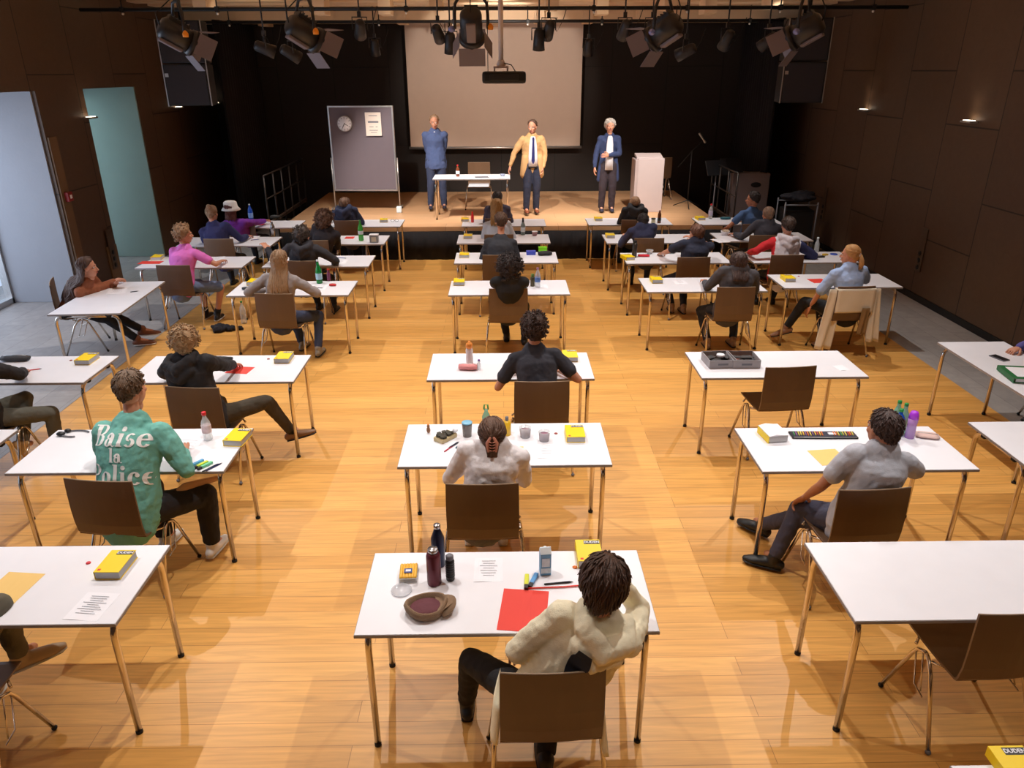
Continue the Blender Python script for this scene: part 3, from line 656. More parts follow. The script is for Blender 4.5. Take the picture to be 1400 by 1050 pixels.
        c.tube([S + V((math.cos(t) * .066, 0, 0)) .x * shx + fwd * math.sin(t) * .058 + dirn * .02 for t in [2 * PI * i / 12 for i in range(13)]], .013, 8)
    vs, fs = remesh(c, vox, 2 if vox < .01 else 3, .022 if kind != 'tee' else .015, .10)
    T = MB(); T.add(vs, fs)
    if pred:
        for i, f in enumerate(T.f):
            ce = sum((V(T.v[j]) for j in f), V()) / len(f); T.m[i] = pred(ce, S, H, sd, shx, dirn)
    to = T.build({'tee': 't_shirt', 'hoodie': 'hoodie', 'jacket': 'jacket', 'long': 'sweater', 'blouse': 'blouse'}[kind], tm, root)
    # ---- hair
    hm = mat('hair_%d_%d_%d' % hcol, hcol); hg = hair_geo(hair, seed, q); hg.xf(HM)
    bv = BVHTree.FromPolygons([V(v) for v in T.v], T.f) if hair in ('long', 'bob') else None
    if hair == 'long': drape(hg, HM, hd, extras.get('L', .38) if extras else .38, extras.get('W', .11) if extras else .11, extras.get('B', -.1) if extras else -.1, seed, int(230 * q), .006, bv, -fwd)
    if hair == 'bob': drape(hg, HM, hd, .15, .085, -.06, seed, int(180 * q), .003, bv, -fwd)
    ho = hg.build('hair', hm, root)
    R = dict(root=root, HM=HM, S=S, H=H, fwd=fwd, shx=shx, dirn=dirn, hm=hm, top=to, hw=hw, el=el, sd=sd, hair=ho, hd=hd, vs=T)
    return R
def bun(R, c=(0, -.1, .06), r=.035, n=1, mat_=None, sc=None):
    m = MB(); rnd = random.Random(3); c = V(c)
    m.ell(c, (r, r * .9, r))
    for i in range(26):
        ax = V((rnd.uniform(-1, 1), rnd.uniform(-1, 1), rnd.uniform(-1, 1))).normalized(); b = ax.orthogonal().normalized(); d = ax.cross(b)
        m.tube([c + (b * math.cos(t * .5) + d * math.sin(t * .5)) * r * 1.04 for t in range(7)], [.002, .005, .006, .006, .005, .004, .001], 5)
    m.xf(R['HM']).build('bun', R['hm'], R['root'])
    if sc: MB().tube([c * .93 + V((math.cos(t) * r * .8, .0 + math.sin(t) * r * .3 + .01, math.sin(t) * r * .8)) for t in [2 * PI * i / 16 for i in range(17)]], .008, 8).xf(R['HM']).build('scrunchie', sc, R['root'])
def ponytail(R, L=.2, r=.03, c=(0, -.105, .02)):
    m = MB(); rnd = random.Random(5); c = V(c)
    for i in range(50):
        a = rnd.uniform(0, 6.28); o = V((math.cos(a), math.sin(a) * .7, 0)) * rnd.uniform(.2, 1)
        m.tube([c + V((0, .03, .0)), c + o * r * .4 + V((0, -.02, .005)), c + o * r + V((0, -.04, -L * .35)), c + o * r * 1.1 + V((0, -.045, -L * .7)), c + o * r * .5 + V((0, -.03, -L))], [.004, .006, .008, .006, .001], 5)
    m.xf(R['HM']).build('ponytail', R['hm'], R['root'])
    MB().tube([c + V((math.cos(t) * .016, -.012, math.sin(t) * .016)) for t in [2 * PI * i / 12 for i in range(13)]], .006, 6).xf(R['HM']).build('hair_tie', M_paper, R['root'])

# ---- lettering for the sweatshirt, drawn from thick stems, thin serifs and bowls
def glyphs(txt):
    """returns list of polygons-with-area as quads strips in unit letter space (x-height .62, cap 1)"""
    out = []; x = 0
    def rect(a, b, c, d):
        k = max(1, int(math.ceil((c - a) / .11)))
        for i in range(k): p_, q_ = a + (c - a) * i / k, a + (c - a) * (i + 1) / k; out.append([(x + p_, b), (x + q_, b), (x + q_, d), (x + p_, d)])
    def arc(cx, cy, rx, ry, tk, tn, a0, a1, n=26):
        P = []
        for i in range(n + 1):
            t = math.radians(a0 + (a1 - a0) * i / n); co, si = math.cos(t), math.sin(t); P.append(((x + cx + rx * co, cy + ry * si), (x + cx + (rx - tk) * co, cy + (ry - tn) * si)))
        for p, q in zip(P, P[1:]): out.append([p[0], q[0], q[1], p[1]])
    for ch in txt:
        if ch == 'B': rect(.10, 0, .31, 1); rect(0, 0, .42, .05); rect(0, .95, .42, 1); arc(.40, .75, .27, .25, .2, .05, -90, 90); arc(.40, .27, .34, .27, .22, .05, -90, 90); rect(.3, .49, .42, .54); adv = .80
        elif ch == 'P': rect(.10, 0, .31, 1); rect(0, 0, .42, .05); rect(0, .95, .42, 1); arc(.38, .71, .33, .29, .21, .05, -90, 90); rect(.3, .42, .4, .47); adv = .75
        elif ch == 'l': rect(.06, 0, .26, 1); rect(0, 0, .33, .05); rect(-.01, .95, .15, 1); adv = .36
        elif ch == 'i': rect(.06, 0, .26, .62); rect(0, 0, .33, .05); rect(-.01, .57, .15, .62); arc(.16, .83, .12, .12, .12, .12, 0, 360); adv = .36
        elif ch == 'o': arc(.32, .31, .31, .33, .2, .06, 0, 360); adv = .66
        elif ch == 'c': arc(.32, .31, .31, .33, .2, .07, 55, 320); arc(.44, .47, .1, .1, .1, .1, 0, 360, 14); adv = .60
        elif ch == 'e': arc(.32, .31, .31, .33, .2, .07, 0, 322); rect(.12, .30, .6, .39); adv = .64
        elif ch == 'a': rect(.30, .05, .50, .45); arc(.28, .42, .22, .22, .19, .07, 0, 150); arc(.13, .45, .09, .09, .09, .09, 0, 360, 12); arc(.24, .19, .23, .21, .17, .06, 0, 360); arc(.56, .1, .1, .12, .05, .05, 180, 330, 10); adv = .66
        elif ch == 's': arc(.26, .45, .22, .19, .13, .07, 40, 270); arc(.26, .19, .24, .21, .15, .07, -150, 90); adv = .52
        else: adv = .3
        x += adv + .03
    return out, x
def lettering(R, lines):
    T = R['vs']; bvh = BVHTree.FromPolygons([V(v) for v in T.v], T.f)
    S, H, shx, dirn = R['S'], R['H'], R['shx'], R['dirn']; bk = -R['fwd']
    for txt, size, h, off in lines:
        m = MB()
        polys, w = glyphs(txt)
        for poly in polys:
            # subdivide along x/z so that it hugs the cloth
            (ax, ay), (bx, by), (cx, cy), (dx, dy) = poly; n = 4 if abs(ay - dy) > .3 or abs(bx - ax) > .3 else 1
            for i in range(n):
                t0, t1 = i / n, (i + 1) / n; vs = []
                for (px, py), (qx, qy), t in (((ax, ay), (dx, dy), t0), ((bx, by), (cx, cy), t0), ((bx, by), (cx, cy), t1), ((ax, ay), (dx, dy), t1)):
                    u = (px + (qx - px) * t - w / 2) * size * .95 + off; v = (py + (qy - py) * t) * size + h
                    o = H + dirn * v + shx * u + bk * .5; hit = bvh.ray_cast(o, -bk)
                    if hit[0]: vs.append(hit[0] + bk * .0045)
                if len(vs) == 4: m.add(vs, [[0, 1, 2, 3]], 0, False)
        m.build('lettering', mat('print_white', (240, 240, 238), .8), R['top'])
# ============================================================ tables
tb = make_table('exam_table', TW, TD, 'x')
tf = None
TABS = [('C1', (.006, 3.027), 'white table nearest the camera with a cap, drinks and a red folder on it'),
 ('C2', (.005, 4.604), 'white table of the woman in white with food jars and pens on it'),
 ('C3', (.061, 6.081), 'white table of the curly haired boy in the charcoal t-shirt'),
 ('C4', (.075, 8.64), 'white middle table with a yellow dictionary at its left end and a clear water bottle'),
 ('C5', (.053, 10.177), 'white middle table with the blue and lime boxes on it'),
 ('C6', (.022, 11.428), 'white middle table with a dark wine-shaped water bottle on its right half'),
 ('C7', (.03, 12.75), 'white middle table closest to the stage with a red bottle on it'),
 ('LA1', (-2.54, 3.125), 'white table at the lower left with a manila folder and printed sheet'),
 ('LA2', (-2.527, 4.569), 'white table of the person in the teal printed sweatshirt'),
 ('LA3', (-2.461, 6.078), 'white table of the blond person in the black hoodie'),
 ('LA4', (-2.494, 8.68), 'white table of the long haired girl in the grey top'),
 ('LA5', (-2.485, 10.046), 'white table of the person in the dark hoodie left of the aisle'),
 ('LA6', (-2.475, 11.428), 'white table with the green bottle and square container left of the aisle'),
 ('LA7', (-2.40, 12.78), 'white table by the stage in front of the pinboard'),
 ('LB2', (-4.235, 4.585), 'white table cut by the left photo edge behind the teal sweatshirt'),
 ('LB3', (-4.217, 6.098), 'white table at the left edge with a yellow dictionary and black pencil case'),
 ('LB5', (-4.158, 10.036), 'white table of the boy in the pink t-shirt'),
 ('LB6', (-4.151, 11.375), 'white table of the person in the navy sweater with a hair bun'),
 ('LB7', (-4.12, 12.75), 'white table of the person in the white bucket hat'),
 ('RA7', (2.156, 12.784), 'white table right of the centre aisle closest to the stage'),
 ('RA6', (2.275, 11.373), 'white table of the dark haired person in a navy top below the lectern'),
 ('RA5', (2.371, 10.092), 'white table of the boy in the navy t-shirt with a red case on it'),
 ('RA4', (2.394, 8.709), 'white table of the person in the dark grey jacket'),
 ('RA3', (2.374, 6.071), 'empty white table holding two open grey cardboard boxes'),
 ('RA2', (2.37, 4.491), 'white table of the man in the light grey t-shirt'),
 ('RA1', (2.346, 3.078), 'bare white table at the lower right with an empty chair'),
 ('RA0', (2.354, 1.66), 'white table just entering the bottom right of the photo'),
 ('RB7', (4.02, 12.75), 'white table by the right stage corner of the boy in blue'),
 ('RB6', (4.0, 11.45), 'white table with a white bowl in front of the person in dark grey'),
 ('RB5', (4.08, 10.08), 'white table of the person in the white and red hoodie'),
 ('RB4', (4.048, 8.83), 'white table of the girl in the light blue shirt'),
 ('RB2', (4.11, 4.555), 'bare white table cut by the right photo edge')]
TP = {}
for i, (n, (x, y), lb) in enumerate(TABS):
    TP[n] = (x, y)
    if i == 0: place(tb, (x, y, 0)); tb['label'] = lb; tb['group'] = 'white exam tables'
    else: dup(tb, (x, y, 0), 0, lb, 'white exam tables')
dup(tb, (4.435, 5.89, 0), PI / 2, 'white table standing lengthwise at the right with a green binder on it', 'white exam tables')
t = make_table('exam_table', 1.32, .76, 'white table standing lengthwise beside the girl in the brown jacket', 'white exam tables'); place(t, (-4.53, 8.37, 0), PI / 2 + .05)
dup(tb, (-.55, 14.2, .58), 0, 'white table standing on the stage beside the three adults', 'white exam tables')
# ============================================================ chairs
ch = make_chair('x'); first = [True]; CP = {}
def chair(n, top, yaw, label, loc=None):
    if loc is None: o = V((top[0], top[1], 0)) + Matrix.Rotation(yaw, 3, 'Z') @ V((0, .255, 0))
    else: o = V(loc)
    CP[n] = (o.x, o.y, o.z, yaw)
    if first[0]: place(ch, o, yaw); ch['label'] = label; ch['group'] = 'dark brown stacking chairs'; first[0] = False
    else: dup(ch, o, yaw, label, 'dark brown stacking chairs')
chair('C1', (0.192, 2.343), .03, 'dark brown chair under the person in the cream hoodie')
chair('C2', (-0.133, 3.849), 0, 'dark brown chair under the woman in white')
chair('C3', (0.304, 5.418), 0, 'dark brown chair under the boy in the charcoal t-shirt')
chair('C4', (0.064, 8.137), 0, 'dark brown chair under the person with a black curly mop')
chair('C5', (-0.047, 9.796), 0, 'dark brown chair under the person in plain black in the middle column')
chair('C6', (-0.05, 11.135), 0, 'dark brown chair under the blonde person in the middle column')
chair('C7', (-0.065, 12.448), 0, 'dark brown chair in the middle column closest to the stage')
chair('LA1', (0,0), -.0, 'dark brown chair cut by the lower left photo edge', (-2.6, 2.69, 0))
chair('LA2', (-2.453, 3.94), -.12, 'dark brown chair under the person in the teal sweatshirt')
chair('LA3', (-2.43, 5.365), -.1, 'dark brown chair under the person in the black hoodie')
chair('LA4', (-2.533, 8.001), -.08, 'dark brown chair under the long haired girl in grey')
chair('LA5', (-2.644, 9.545), -.05, 'dark brown chair under the person in the dark hoodie')
chair('LA6', (-2.748, 10.808), -.03, 'dark brown chair under the curly brown haired person in black')
chair('LA7', (-2.54, 12.34), 0, 'dark brown chair under the short haired person in dark blue by the stage')
chair('LB3', None, 0, 'dark brown chair cut by the left photo edge, under the person in black', (-4.22, 5.6, 0))
chair('LB4', (-5.309, 8.607), -1.15, 'dark brown chair under the girl in the brown jacket')
chair('LB5', (-4.191, 9.356), -.05, 'dark brown chair under the boy in the pink t-shirt')
chair('LB6', (-4.175, 10.957), 0, 'dark brown chair under the person in the navy sweater')
chair('LB7', (-4.274, 12.337), -.1, 'dark brown chair under the person in the bucket hat')
chair('RA1', (2.349, 2.663), .06, 'empty dark brown chair at the lower right')
chair('RA2', (2.172, 3.743), .06, 'dark brown chair under the man in the light grey t-shirt')
chair('RA3', (2.379, 5.683), .08, 'empty dark brown chair at the table with the cardboard boxes')
chair('RA4', (2.64, 8.125), 0, 'dark brown chair under the person in the dark grey jacket')
chair('RA5', (2.512, 9.59), .02, 'dark brown chair under the boy in the navy t-shirt')
chair('RA6', (2.15, 10.8), 0, 'dark brown chair under the person in the navy top below the lectern')
chair('RA7', (2.175, 12.237), 0, 'dark brown chair under the person in the black hood by the lectern')
chair('RB4', (4.006, 8.117), .05, 'dark brown chair with a cream coat over its back')
chair('RB5', (3.775, 9.677), 0, 'dark brown chair under the person in the white and red hoodie')
chair('RB6', (3.882, 10.95), 0, 'dark brown chair under the person in dark grey by the right wall')
chair('RB7', (4.027, 11.857), .25, 'dark brown chair under the boy in blue')
chair('RB3', None, PI / 2, 'dark brown chair beside the lengthwise table, outside the right photo edge', (5.22, 6.25, 0))
chair('S1', None, PI, 'dark chair with light seat behind the stage table', (-.45, 15.1, .58))
chair('S2', None, .15, 'dark brown chair standing on the stage beside the lectern', (3.3, 16.25, .58))
def P(n, label, head, **k):
    x, y, z, yaw = CP[n]
    dy = k.pop('dyaw', 0); return person(label, (x, y, z), yaw + dy, head, **k)
D_ = PI / 180
# ============================================================ people
R = P('C1', 'person in a cream hoodie resting the head on the right hand at the nearest table', (0.409, 2.545, 1.135), vox=.008, hair='bowl', hcol=(74, 48, 34), hp=-.25, hr=.16, hy=-.15, twist=.0, bulk=1.05,
  top=('hoodie', 'cream_sweat', (248, 238, 206)), pants=('long', 'black_trousers', (30, 30, 33)), shoes=('black_leather', (22, 22, 25)), hip=(-.02, -.08),
  hands={1: (.33, .10, 1.02), -1: (-.13, .1, .64)}, pole={1: (.6, .5, -1), -1: (-1, -.6, -.4)}, feet={-1: (-.38, .36, .08), 1: (.0, -.02, .08)}, kneepole={-1: (-.5, .4, 1), 1: (.15, .9, .5)}, q=1.5, palm={1: (-1, 0, .2)}, curl=(.6, .9))
# dark t-shirt patch showing under the hood, and the cream skirt of the hoodie hanging beside the seat
H, S = R['H'], R['S']
bvh = BVHTree.FromPolygons([V(v) for v in R['vs'].v], R['vs'].f); m = MB(); bk_ = -R['fwd']
for i in range(12):
    q4 = []
    for ii, e_ in ((i, 0), (i, 1), (i + 1, 1), (i + 1, 0)):
        t_ = ii / 12; wd = .055 * math.sin(PI * (.12 + .6 * t_)); u_ = -.085 + .05 * (1 - t_) * .3 + (wd if e_ else -wd * .4); v_ = .27 + .17 * t_
        h_ = bvh.ray_cast(H + R['dirn'] * v_ + R['shx'] * u_ + bk_ * .5, -bk_)
        if h_[0]: q4.append(h_[0] + bk_ * .014)
    if len(q4) == 4: m.add(q4, [[0, 1, 2, 3]])
m.build('undershirt', mat('undershirt_dark', (38, 40, 50), .9), R['root'])
rg = []
for i in range(9):
    tt = i / 8; x = .20 + .05 * tt
    rg.append([V((.215 + .045 * math.sin(j * .9 + 1) * .3 + .03 * tt, -.24 + .05 * j, .62 - .27 * tt - .03 * math.sin(j * 1.3))) for j in range(5)] + [V((.205 + .03 * tt, -.24 + .05 * j, .62 - .27 * tt - .03 * math.sin(j * 1.3))) for j in range(4, -1, -1)])
MB().loft(rg).build('hem', mat('cream_sweat', (0, 0, 0)), R['root'])
rg = []
for i in range(9):
    tt = i / 8
    rg.append([V((-.225 - .02 * math.sin(j) - .02 * tt, -.2 + .05 * j, .62 - .22 * tt - .03 * math.sin(j * 1.1))) for j in range(5)] + [V((-.21 - .02 * tt, -.2 + .05 * j, .62 - .22 * tt - .03 * math.sin(j * 1.1))) for j in range(4, -1, -1)])
MB().loft(rg).build('hem', mat('cream_sweat', (0, 0, 0)), R['root'])

R = P('C2', 'woman in a white blouse with brown hair held by a claw clip, seen from behind', (-0.071, 4.048, 1.08), vox=.009, hair='tied', hcol=(92, 62, 44), hp=-.1, bulk=1.0,
  top=('long', 'white_blouse', (232, 226, 228)), pants=('long', 'grey_jeans', (90, 90, 98)), shoes=('white_sneaker', (230, 228, 225), 1), hands={-1: (-.1, .2, .8), 1: (.1, .2, .8)}, pole={-1: (-.8, -.4, -1), 1: (.8, -.4, -1)}, q=1.3)
m = MB(); rnd = random.Random(2)
for i in range(40):
    x = rnd.uniform(-.045, .045); m.tube([(x, -.095, .0), (x * .8, -.118, -.04), (x * .6, -.112, -.085), (x * .8, -.1, -.13 - rnd.uniform(0, .02))], [.006, .009, .009, .003], 5)
m.xf(R['HM']).build('hair_twist', R['hm'], R['root'])
c = MB()
for s in (-1, 1):
    c.tube([(s * .012, -.12, .03), (s * .03, -.128, .0), (s * .024, -.132, -.05)], [.009, .012, .008], 8, rounded=True)
    for k in range(4): c.tube([(s * .028, -.128, .012 - k * .018), (s * .004, -.142, .008 - k * .018)], .004, 6)
c.xf(R['HM']).build('claw_clip', mat('tortoise_clip', (196, 128, 104), .3), R['root'])

P('C3', 'boy with curly brown hair in a charcoal t-shirt, arms on his table', (0.254, 5.803, 1.175), vox=.009, hair='curly', hcol=(66, 42, 30), hy=.15, top=('tee', 'charcoal_tee', (56, 56, 66)), pants=('long', 'black_trousers', (30, 30, 33)),
  hands={-1: (-.22, .2, .80), 1: (.17, .18, .78)}, pole={-1: (-.7, -.4, -1), 1: (.9, -.4, -.9)}, q=1.2, bulk=1.04)
P('C4', 'person with a big black curly mop of hair in a black top', (0.082, 8.183, 1.075), hip=(0, -.06), vox=.011, hair='afro', hcol=(48, 34, 32), top=('tee', 'black_top', (24, 23, 26)), pants=('long', 'black_trousers', (30, 30, 33)), feet={-1: (-.02, .42, .08), 1: (.2, .3, .08)})
R = P('C5', 'person in a black shirt with straight brown hair in the middle column', (-0.014, 10.172, 1.235), vox=.013, hair='short', hcol=(88, 62, 46), top=('long', 'black_shirt', (48, 48, 54)), bulk=1.05)
P('C6', 'person with long blonde hair in a light patterned top in the middle column', (-0.08, 11.529, 1.205), vox=.014, hair='long', hcol=(176, 136, 84), top=('long', 'pale_print', (196, 198, 206)), extras={'L': .3, 'W': .09, 'B': -.08}, q=.7)
R = P('C7', 'person with dark pinned up hair in a dark patterned blouse closest to the stage', (-0.074, 12.666, 1.16), hip=(0, -.06), vox=.014, hair='tied', hcol=(52, 38, 34), top=('long', 'dark_print', (72, 66, 84)), q=.7)
bun(R, (0, -.1, -.01), .03)
# left inner column
P('LA1', 'person at the lower left edge with one beige shoe lifted', (-2.72, 2.66, 1.2), vox=.011, hair='long', hcol=(96, 70, 50), top=('long', 'jean_blue', (112, 132, 176)), pants=('long', 'olive_trousers', (96, 90, 76)),
  shoes=('beige_shoe', (182, 158, 126), 1), feet={-1: (-.18, .30, .08), 1: (.10, .33, .36), 'dir': [(0, 1, 0), (.8, .5, .15)]}, kneepole={1: (.2, .5, 1)}, hands={-1: (-.2, .25, .8), 1: (-.02, .25, .8)})
R = P('LA2', 'person in a teal sweatshirt with white lettering across the back', (-2.371, 4.392, 1.265), vox=.008, hair='short', hcol=(104, 80, 60), top=('long', 'teal_sweat', (112, 178, 166)), pants=('wide', 'black_sport', (32, 28, 30)), shoes=('white_sneaker', (230, 228, 225), 1),
  hands={-1: (-.05, .3, .8), 1: (.26, .26, .8)}, pole={-1: (-1, -.2, -.8), 1: (.7, -.5, -.9)}, feet={-1: (-.02, .28, .08), 1: (.36, .22, .09)}, kneepole={1: (.5, .6, 1)}, bulk=1.26, q=1.4, hip=(.04, -.1), hy=-.12)
lettering(R, [('Baise', .13, .425, .0), ('la', .09, .325, .0), ('Police', .124, .19, .016)])
m = MB(); a_, b_ = V((.16, -.02, .60)), V((.42, .36, .56))
m.tube([(.19, -.03, .54), (.3, .14, .60), (.41, .33, .56)], [.012, .03, .02], 10, rounded=True); m.build('trouser_stripe', mat('stripe_tan', (206, 160, 120), .8), R['root'])
P('LA3', 'blond person in a black hoodie turned left, one leg stretched right', (-2.516, 5.569, 1.15), vox=.009, hair='curly', hcol=(176, 142, 104), top=('hoodie', 'black_hood', (40, 38, 42)), pants=('long', 'olive_dark', (70, 60, 46)), shoes=('brown_sneaker', (128, 90, 56)),
  hands={-1: (-.34, .34, .82), 1: (.05, .42, .79)}, pole={-1: (-1, -.2, -.5), 1: (1, -.2, -.8)}, feet={-1: (-.05, .35, .08), 1: (.52, .30, .22), 'dir': [(0, 1, 0), (.9, .3, .2)]}, kneepole={1: (.6, .3, 1)}, hy=.5, hp=-.25, socks=('dark_sock', (30, 30, 32)), q=1.3, bulk=1.1)
P('LA4', 'girl with very long light brown hair in a grey ribbed top', (-2.476, 8.205, 1.18), vox=.011, hair='long', hcol=(150, 116, 82), hy=-.2, top=('long', 'grey_rib', (150, 142, 142)), pants=('long', 'blue_jeans', (54, 64, 92)), shoes=('grey_boot', (150, 140, 122)),
  hands={-1: (-.24, .1, .8), 1: (.30, .22, .79)}, pole={-1: (-1, -.4, -.6), 1: (1, -.3, -.6)}, extras={'L': .42, 'W': .11, 'B': -.14}, feet={-1: (.05, .3, .08), 1: (.32, .08, .09)}, q=1.2)
P('LA5', 'boy with dark curly hair in a dark grey hoodie in the left column', (-2.607, 9.752, 1.14), hip=(0, -.06), vox=.012, hair='curly', hcol=(60, 46, 38), hy=-.3, top=('hoodie', 'charcoal_hood', (46, 44, 50)), pants=('long', 'black_trousers', (30, 30, 33)),
  hands={-1: (-.5, .05, .95), 1: (.34, .16, .70)}, pole={-1: (-1, 0, -1), 1: (1, -.3, -.3)}, feet={-1: (.0, .4, .08), 1: (.25, .3, .08)}, bulk=1.12)
P('LA6', 'person with a brown curly mane and black top', (-2.589, 11.015, 1.095), hip=(0, -.06), vox=.013, hair='afro', hcol=(98, 66, 48), hy=-.5, top=('long', 'black_knit', (38, 32, 38)), extras={'L': .2, 'W': .1, 'B': -.08})
P('LA7', 'person with short cropped hair in a dark blue jacket by the stage', (-2.596, 12.547, 1.075), hip=(0, -.06), vox=.014, hair='short', hcol=(120, 88, 66), hy=-.3, top=('hoodie', 'navy_hood', (42, 50, 78)), q=.7)
# left outer column
P('LB3', 'person in a black hoodie at the left edge with crossed legs', None, vox=.010, hair='short', hcol=(70, 50, 38), top=('hoodie', 'black_hood', (0, 0, 0)), pants=('long', 'grey_green', (96, 94, 84)), shoes=('tan_sole_shoe', (186, 150, 100), 1),
  hands={-1: (-.1, .3, .79), 1: (.14, .32, .79)}, pole={1: (1.2, -.4, -.3)}, feet={-1: (.20, -.02, .26), 1: (.38, .14, .08), 'dir': [(.2, .3, -.9), (.3, .9, 0)]}, kneepole={-1: (.1, .9, 1), 1: (.9, .6, 1)}, bulk=1.08)
P('LB4', 'girl with long brown hair in a rust brown jacket leaning on the lengthwise table', (-4.806, 8.537, 1.04), dyaw=-.1, vox=.010, hair='long', hcol=(84, 58, 46), hy=-.1, top=('jacket', 'rust_jacket', (150, 88, 58)), pants=('long', 'black_trousers', (30, 30, 33)), shoes=('brown_boot', (120, 70, 42), 1),
  hands={-1: (.08, .42, .79), 1: (-.04, .40, .79)}, extras={'L': .44, 'W': .09, 'B': -.26}, q=1.2, feet={-1: (-.02, .72, .08), 1: (.14, .55, .08)}, curl=(.8, .8))
P('LB5', 'boy with wavy fair hair in a pink t-shirt and denim shorts', (-4.122, 9.701, 1.18), vox=.011, hair='curly', hcol=(158, 122, 88), hy=-.85, top=('tee', 'pink_tee', (226, 116, 198)), pants=('shorts', 'denim_blue', (104, 122, 158)), shoes=('black_sneaker', (28, 26, 30), 1),
  hands={-1: (-.05, .3, .79), 1: (.42, .24, .80)}, pole={1: (1, -.6, -.5)}, feet={-1: (.10, .22, .08), 1: (.30, .12, .09)}, kneepole={-1: (.1, .5, 1), 1: (1, .6, .6)}, socks=('black_sock', (24, 24, 26)), twist=-.2, bulk=1.02)
R = P('LB6', 'person in a navy sweater with a fair hair bun', (-4.295, 11.201, 1.19), vox=.012, hair='tied', hcol=(158, 122, 92), hy=-.1, top=('long', 'navy_knit', (44, 46, 92)), hands={-1: (-.2, .3, .79), 1: (.25, .28, .79)}, pole={-1: (-.7, -.4, -1), 1: (.7, -.4, -1)}, bulk=1.1)
bun(R, (0, -.07, .115), .034, sc=mat('cream_band', (235, 215, 190), .8))
R = P('LB7', 'person in a white bucket hat and purple sweater at the far left', (-4.361, 12.191, 1.075), hip=(0, -.06), vox=.013, hair='bob', hcol=(92, 40, 32), hy=-.15, top=('long', 'purple_knit', (120, 48, 160)), hands={-1: (-.1, .35, .79), 1: (.3, .3, .79)}, pole={1: (1, -.3, -.5)}, q=.8, bulk=1.05)
MB().lathe([(.152, .0), (.156, .005), (.124, .045), (.114, .055), (.108, .125), (.08, .148), (.002, .152)], seg=28).lathe([(.152, -.001), (.12, .038), (.108, .05)], seg=28).xf(R['HM']).build('bucket_hat', mat('hat_white', (214, 208, 204), .9, bump=.2), R['root'])
# right inner column
P('RA2', 'man with short dark hair in a light grey t-shirt leaning back', (2.257, 3.945, 1.145), vox=.008, hair='short', hcol=(62, 42, 36), hy=.25, top=('tee', 'heather_grey', (186, 188, 198)), pants=('long', 'slate_trousers', (66, 66, 84)), shoes=('black_shoe', (24, 24, 26)), skin=M_skin2,
  hands={-1: (-.23, .10, .60), 1: (.3, .22, .79)}, pole={-1: (-.8, -.9, -.2), 1: (1, -.4, -.4)}, feet={-1: (-.27, .56, .09), 1: (-.34, .16, .09), 'dir': [(-.5, .7, 0), (-.7, .45, 0)]}, kneepole={-1: (-.5, .4, 1), 1: (-.7, .9, .5)}, q=1.4, curl=(.9, .6), bulk=1.08)
P('RA4', 'person with a dark brown bob in a dark grey jacket', (2.694, 8.337, 1.085), hip=(0, -.06), vox=.011, hair='bob', hcol=(66, 44, 38), hy=.15, top=('jacket', 'grey_blazer', (76, 74, 80)), pants=('long', 'dark_denim', (46, 42, 48)), shoes=('tan_shoe', (156, 122, 92)),
  hands={-1: (-.22, .26, .79), 1: (.22, .26, .79)}, pole={-1: (-.7, -.4, -1), 1: (.7, -.4, -1)}, feet={-1: (-.16, .1, .08), 1: (.16, .15, .08)}, bulk=1.12)
P('RA5', 'boy with auburn hair in a navy t-shirt looking left', (2.566, 9.794, 1.125), hip=(0, -.06), vox=.012, hair='short', hcol=(104, 66, 48), hy=.5, top=('tee', 'navy_tee', (38, 42, 62)), hands={-1: (-.3, .3, .79), 1: (.12, .25, 1.0)}, pole={-1: (-1, -.2, -.5), 1: (1.3, .2, -.5)}, bulk=1.1, feet={-1: (-.15, .1, .08), 1: (0, .05, .08)}, shoes=('tan_shoe', (156, 122, 92)))
R = P('RA6', 'person with dark tied up hair in a navy top leaning forward below the lectern', (2.068, 10.958, 1.075), hip=(0, -.06), vox=.013, hair='tied', hcol=(44, 34, 34), hp=-.3, top=('long', 'navy_top', (50, 54, 84)), hands={-1: (-.3, .2, .79), 1: (.05, .3, .9)}, pole={-1: (-.7, -.4, -1)}, q=.8)
bun(R, (0, -.09, .03), .03)
R = P('RA7', 'person with fair brown hair pinned up in a black hooded jacket by the lectern', (2.197, 12.448, 1.085), hip=(0, -.06), vox=.013, hair='tied', hcol=(150, 112, 80), top=('hoodie', 'black_hood', (0, 0, 0)), q=.8)
bun(R, (0, -.1, .02), .026)
MB().box((-.13, -.215, .68), (.07, .012, .3), (0.1, 0, .1), bev=.004).build('white_panel', mat('panel_white', (205, 208, 212), .9), R['root'])
# right outer column
R = P('RB4', 'girl with a blonde ponytail in a light blue shirt looking left', (3.953, 8.311, 1.175), vox=.010, hair='tied', hcol=(198, 150, 94), hy=.75, top=('blouse', 'sky_shirt', (166, 190, 232)), pants=('long', 'black_trousers', (30, 30, 33)), shoes=('taupe_shoe', (156, 116, 92)), skin=M_skin,
  hands={-1: (-.34, .10, .52), 1: (.2, .3, .79)}, pole={-1: (-.8, -.8, .2), 1: (1, -.2, -.5)}, feet={-1: (-.50, .30, .2), 1: (-.14, .02, .08), 'dir': [(-.9, .1, -.25), (-.2, 1, 0)]}, kneepole={-1: (-.6, .6, 1), 1: (-.3, .9, .5)}, curl=(.3, .5), palm={-1: (1, 0, 0)})
ponytail(R, .17, .03)
def redsleeve(c, S, H, sd, shx, dirn):
    side = (c - S).dot(shx); return 1 if side < -.165 else (2 if side > .175 else 0)
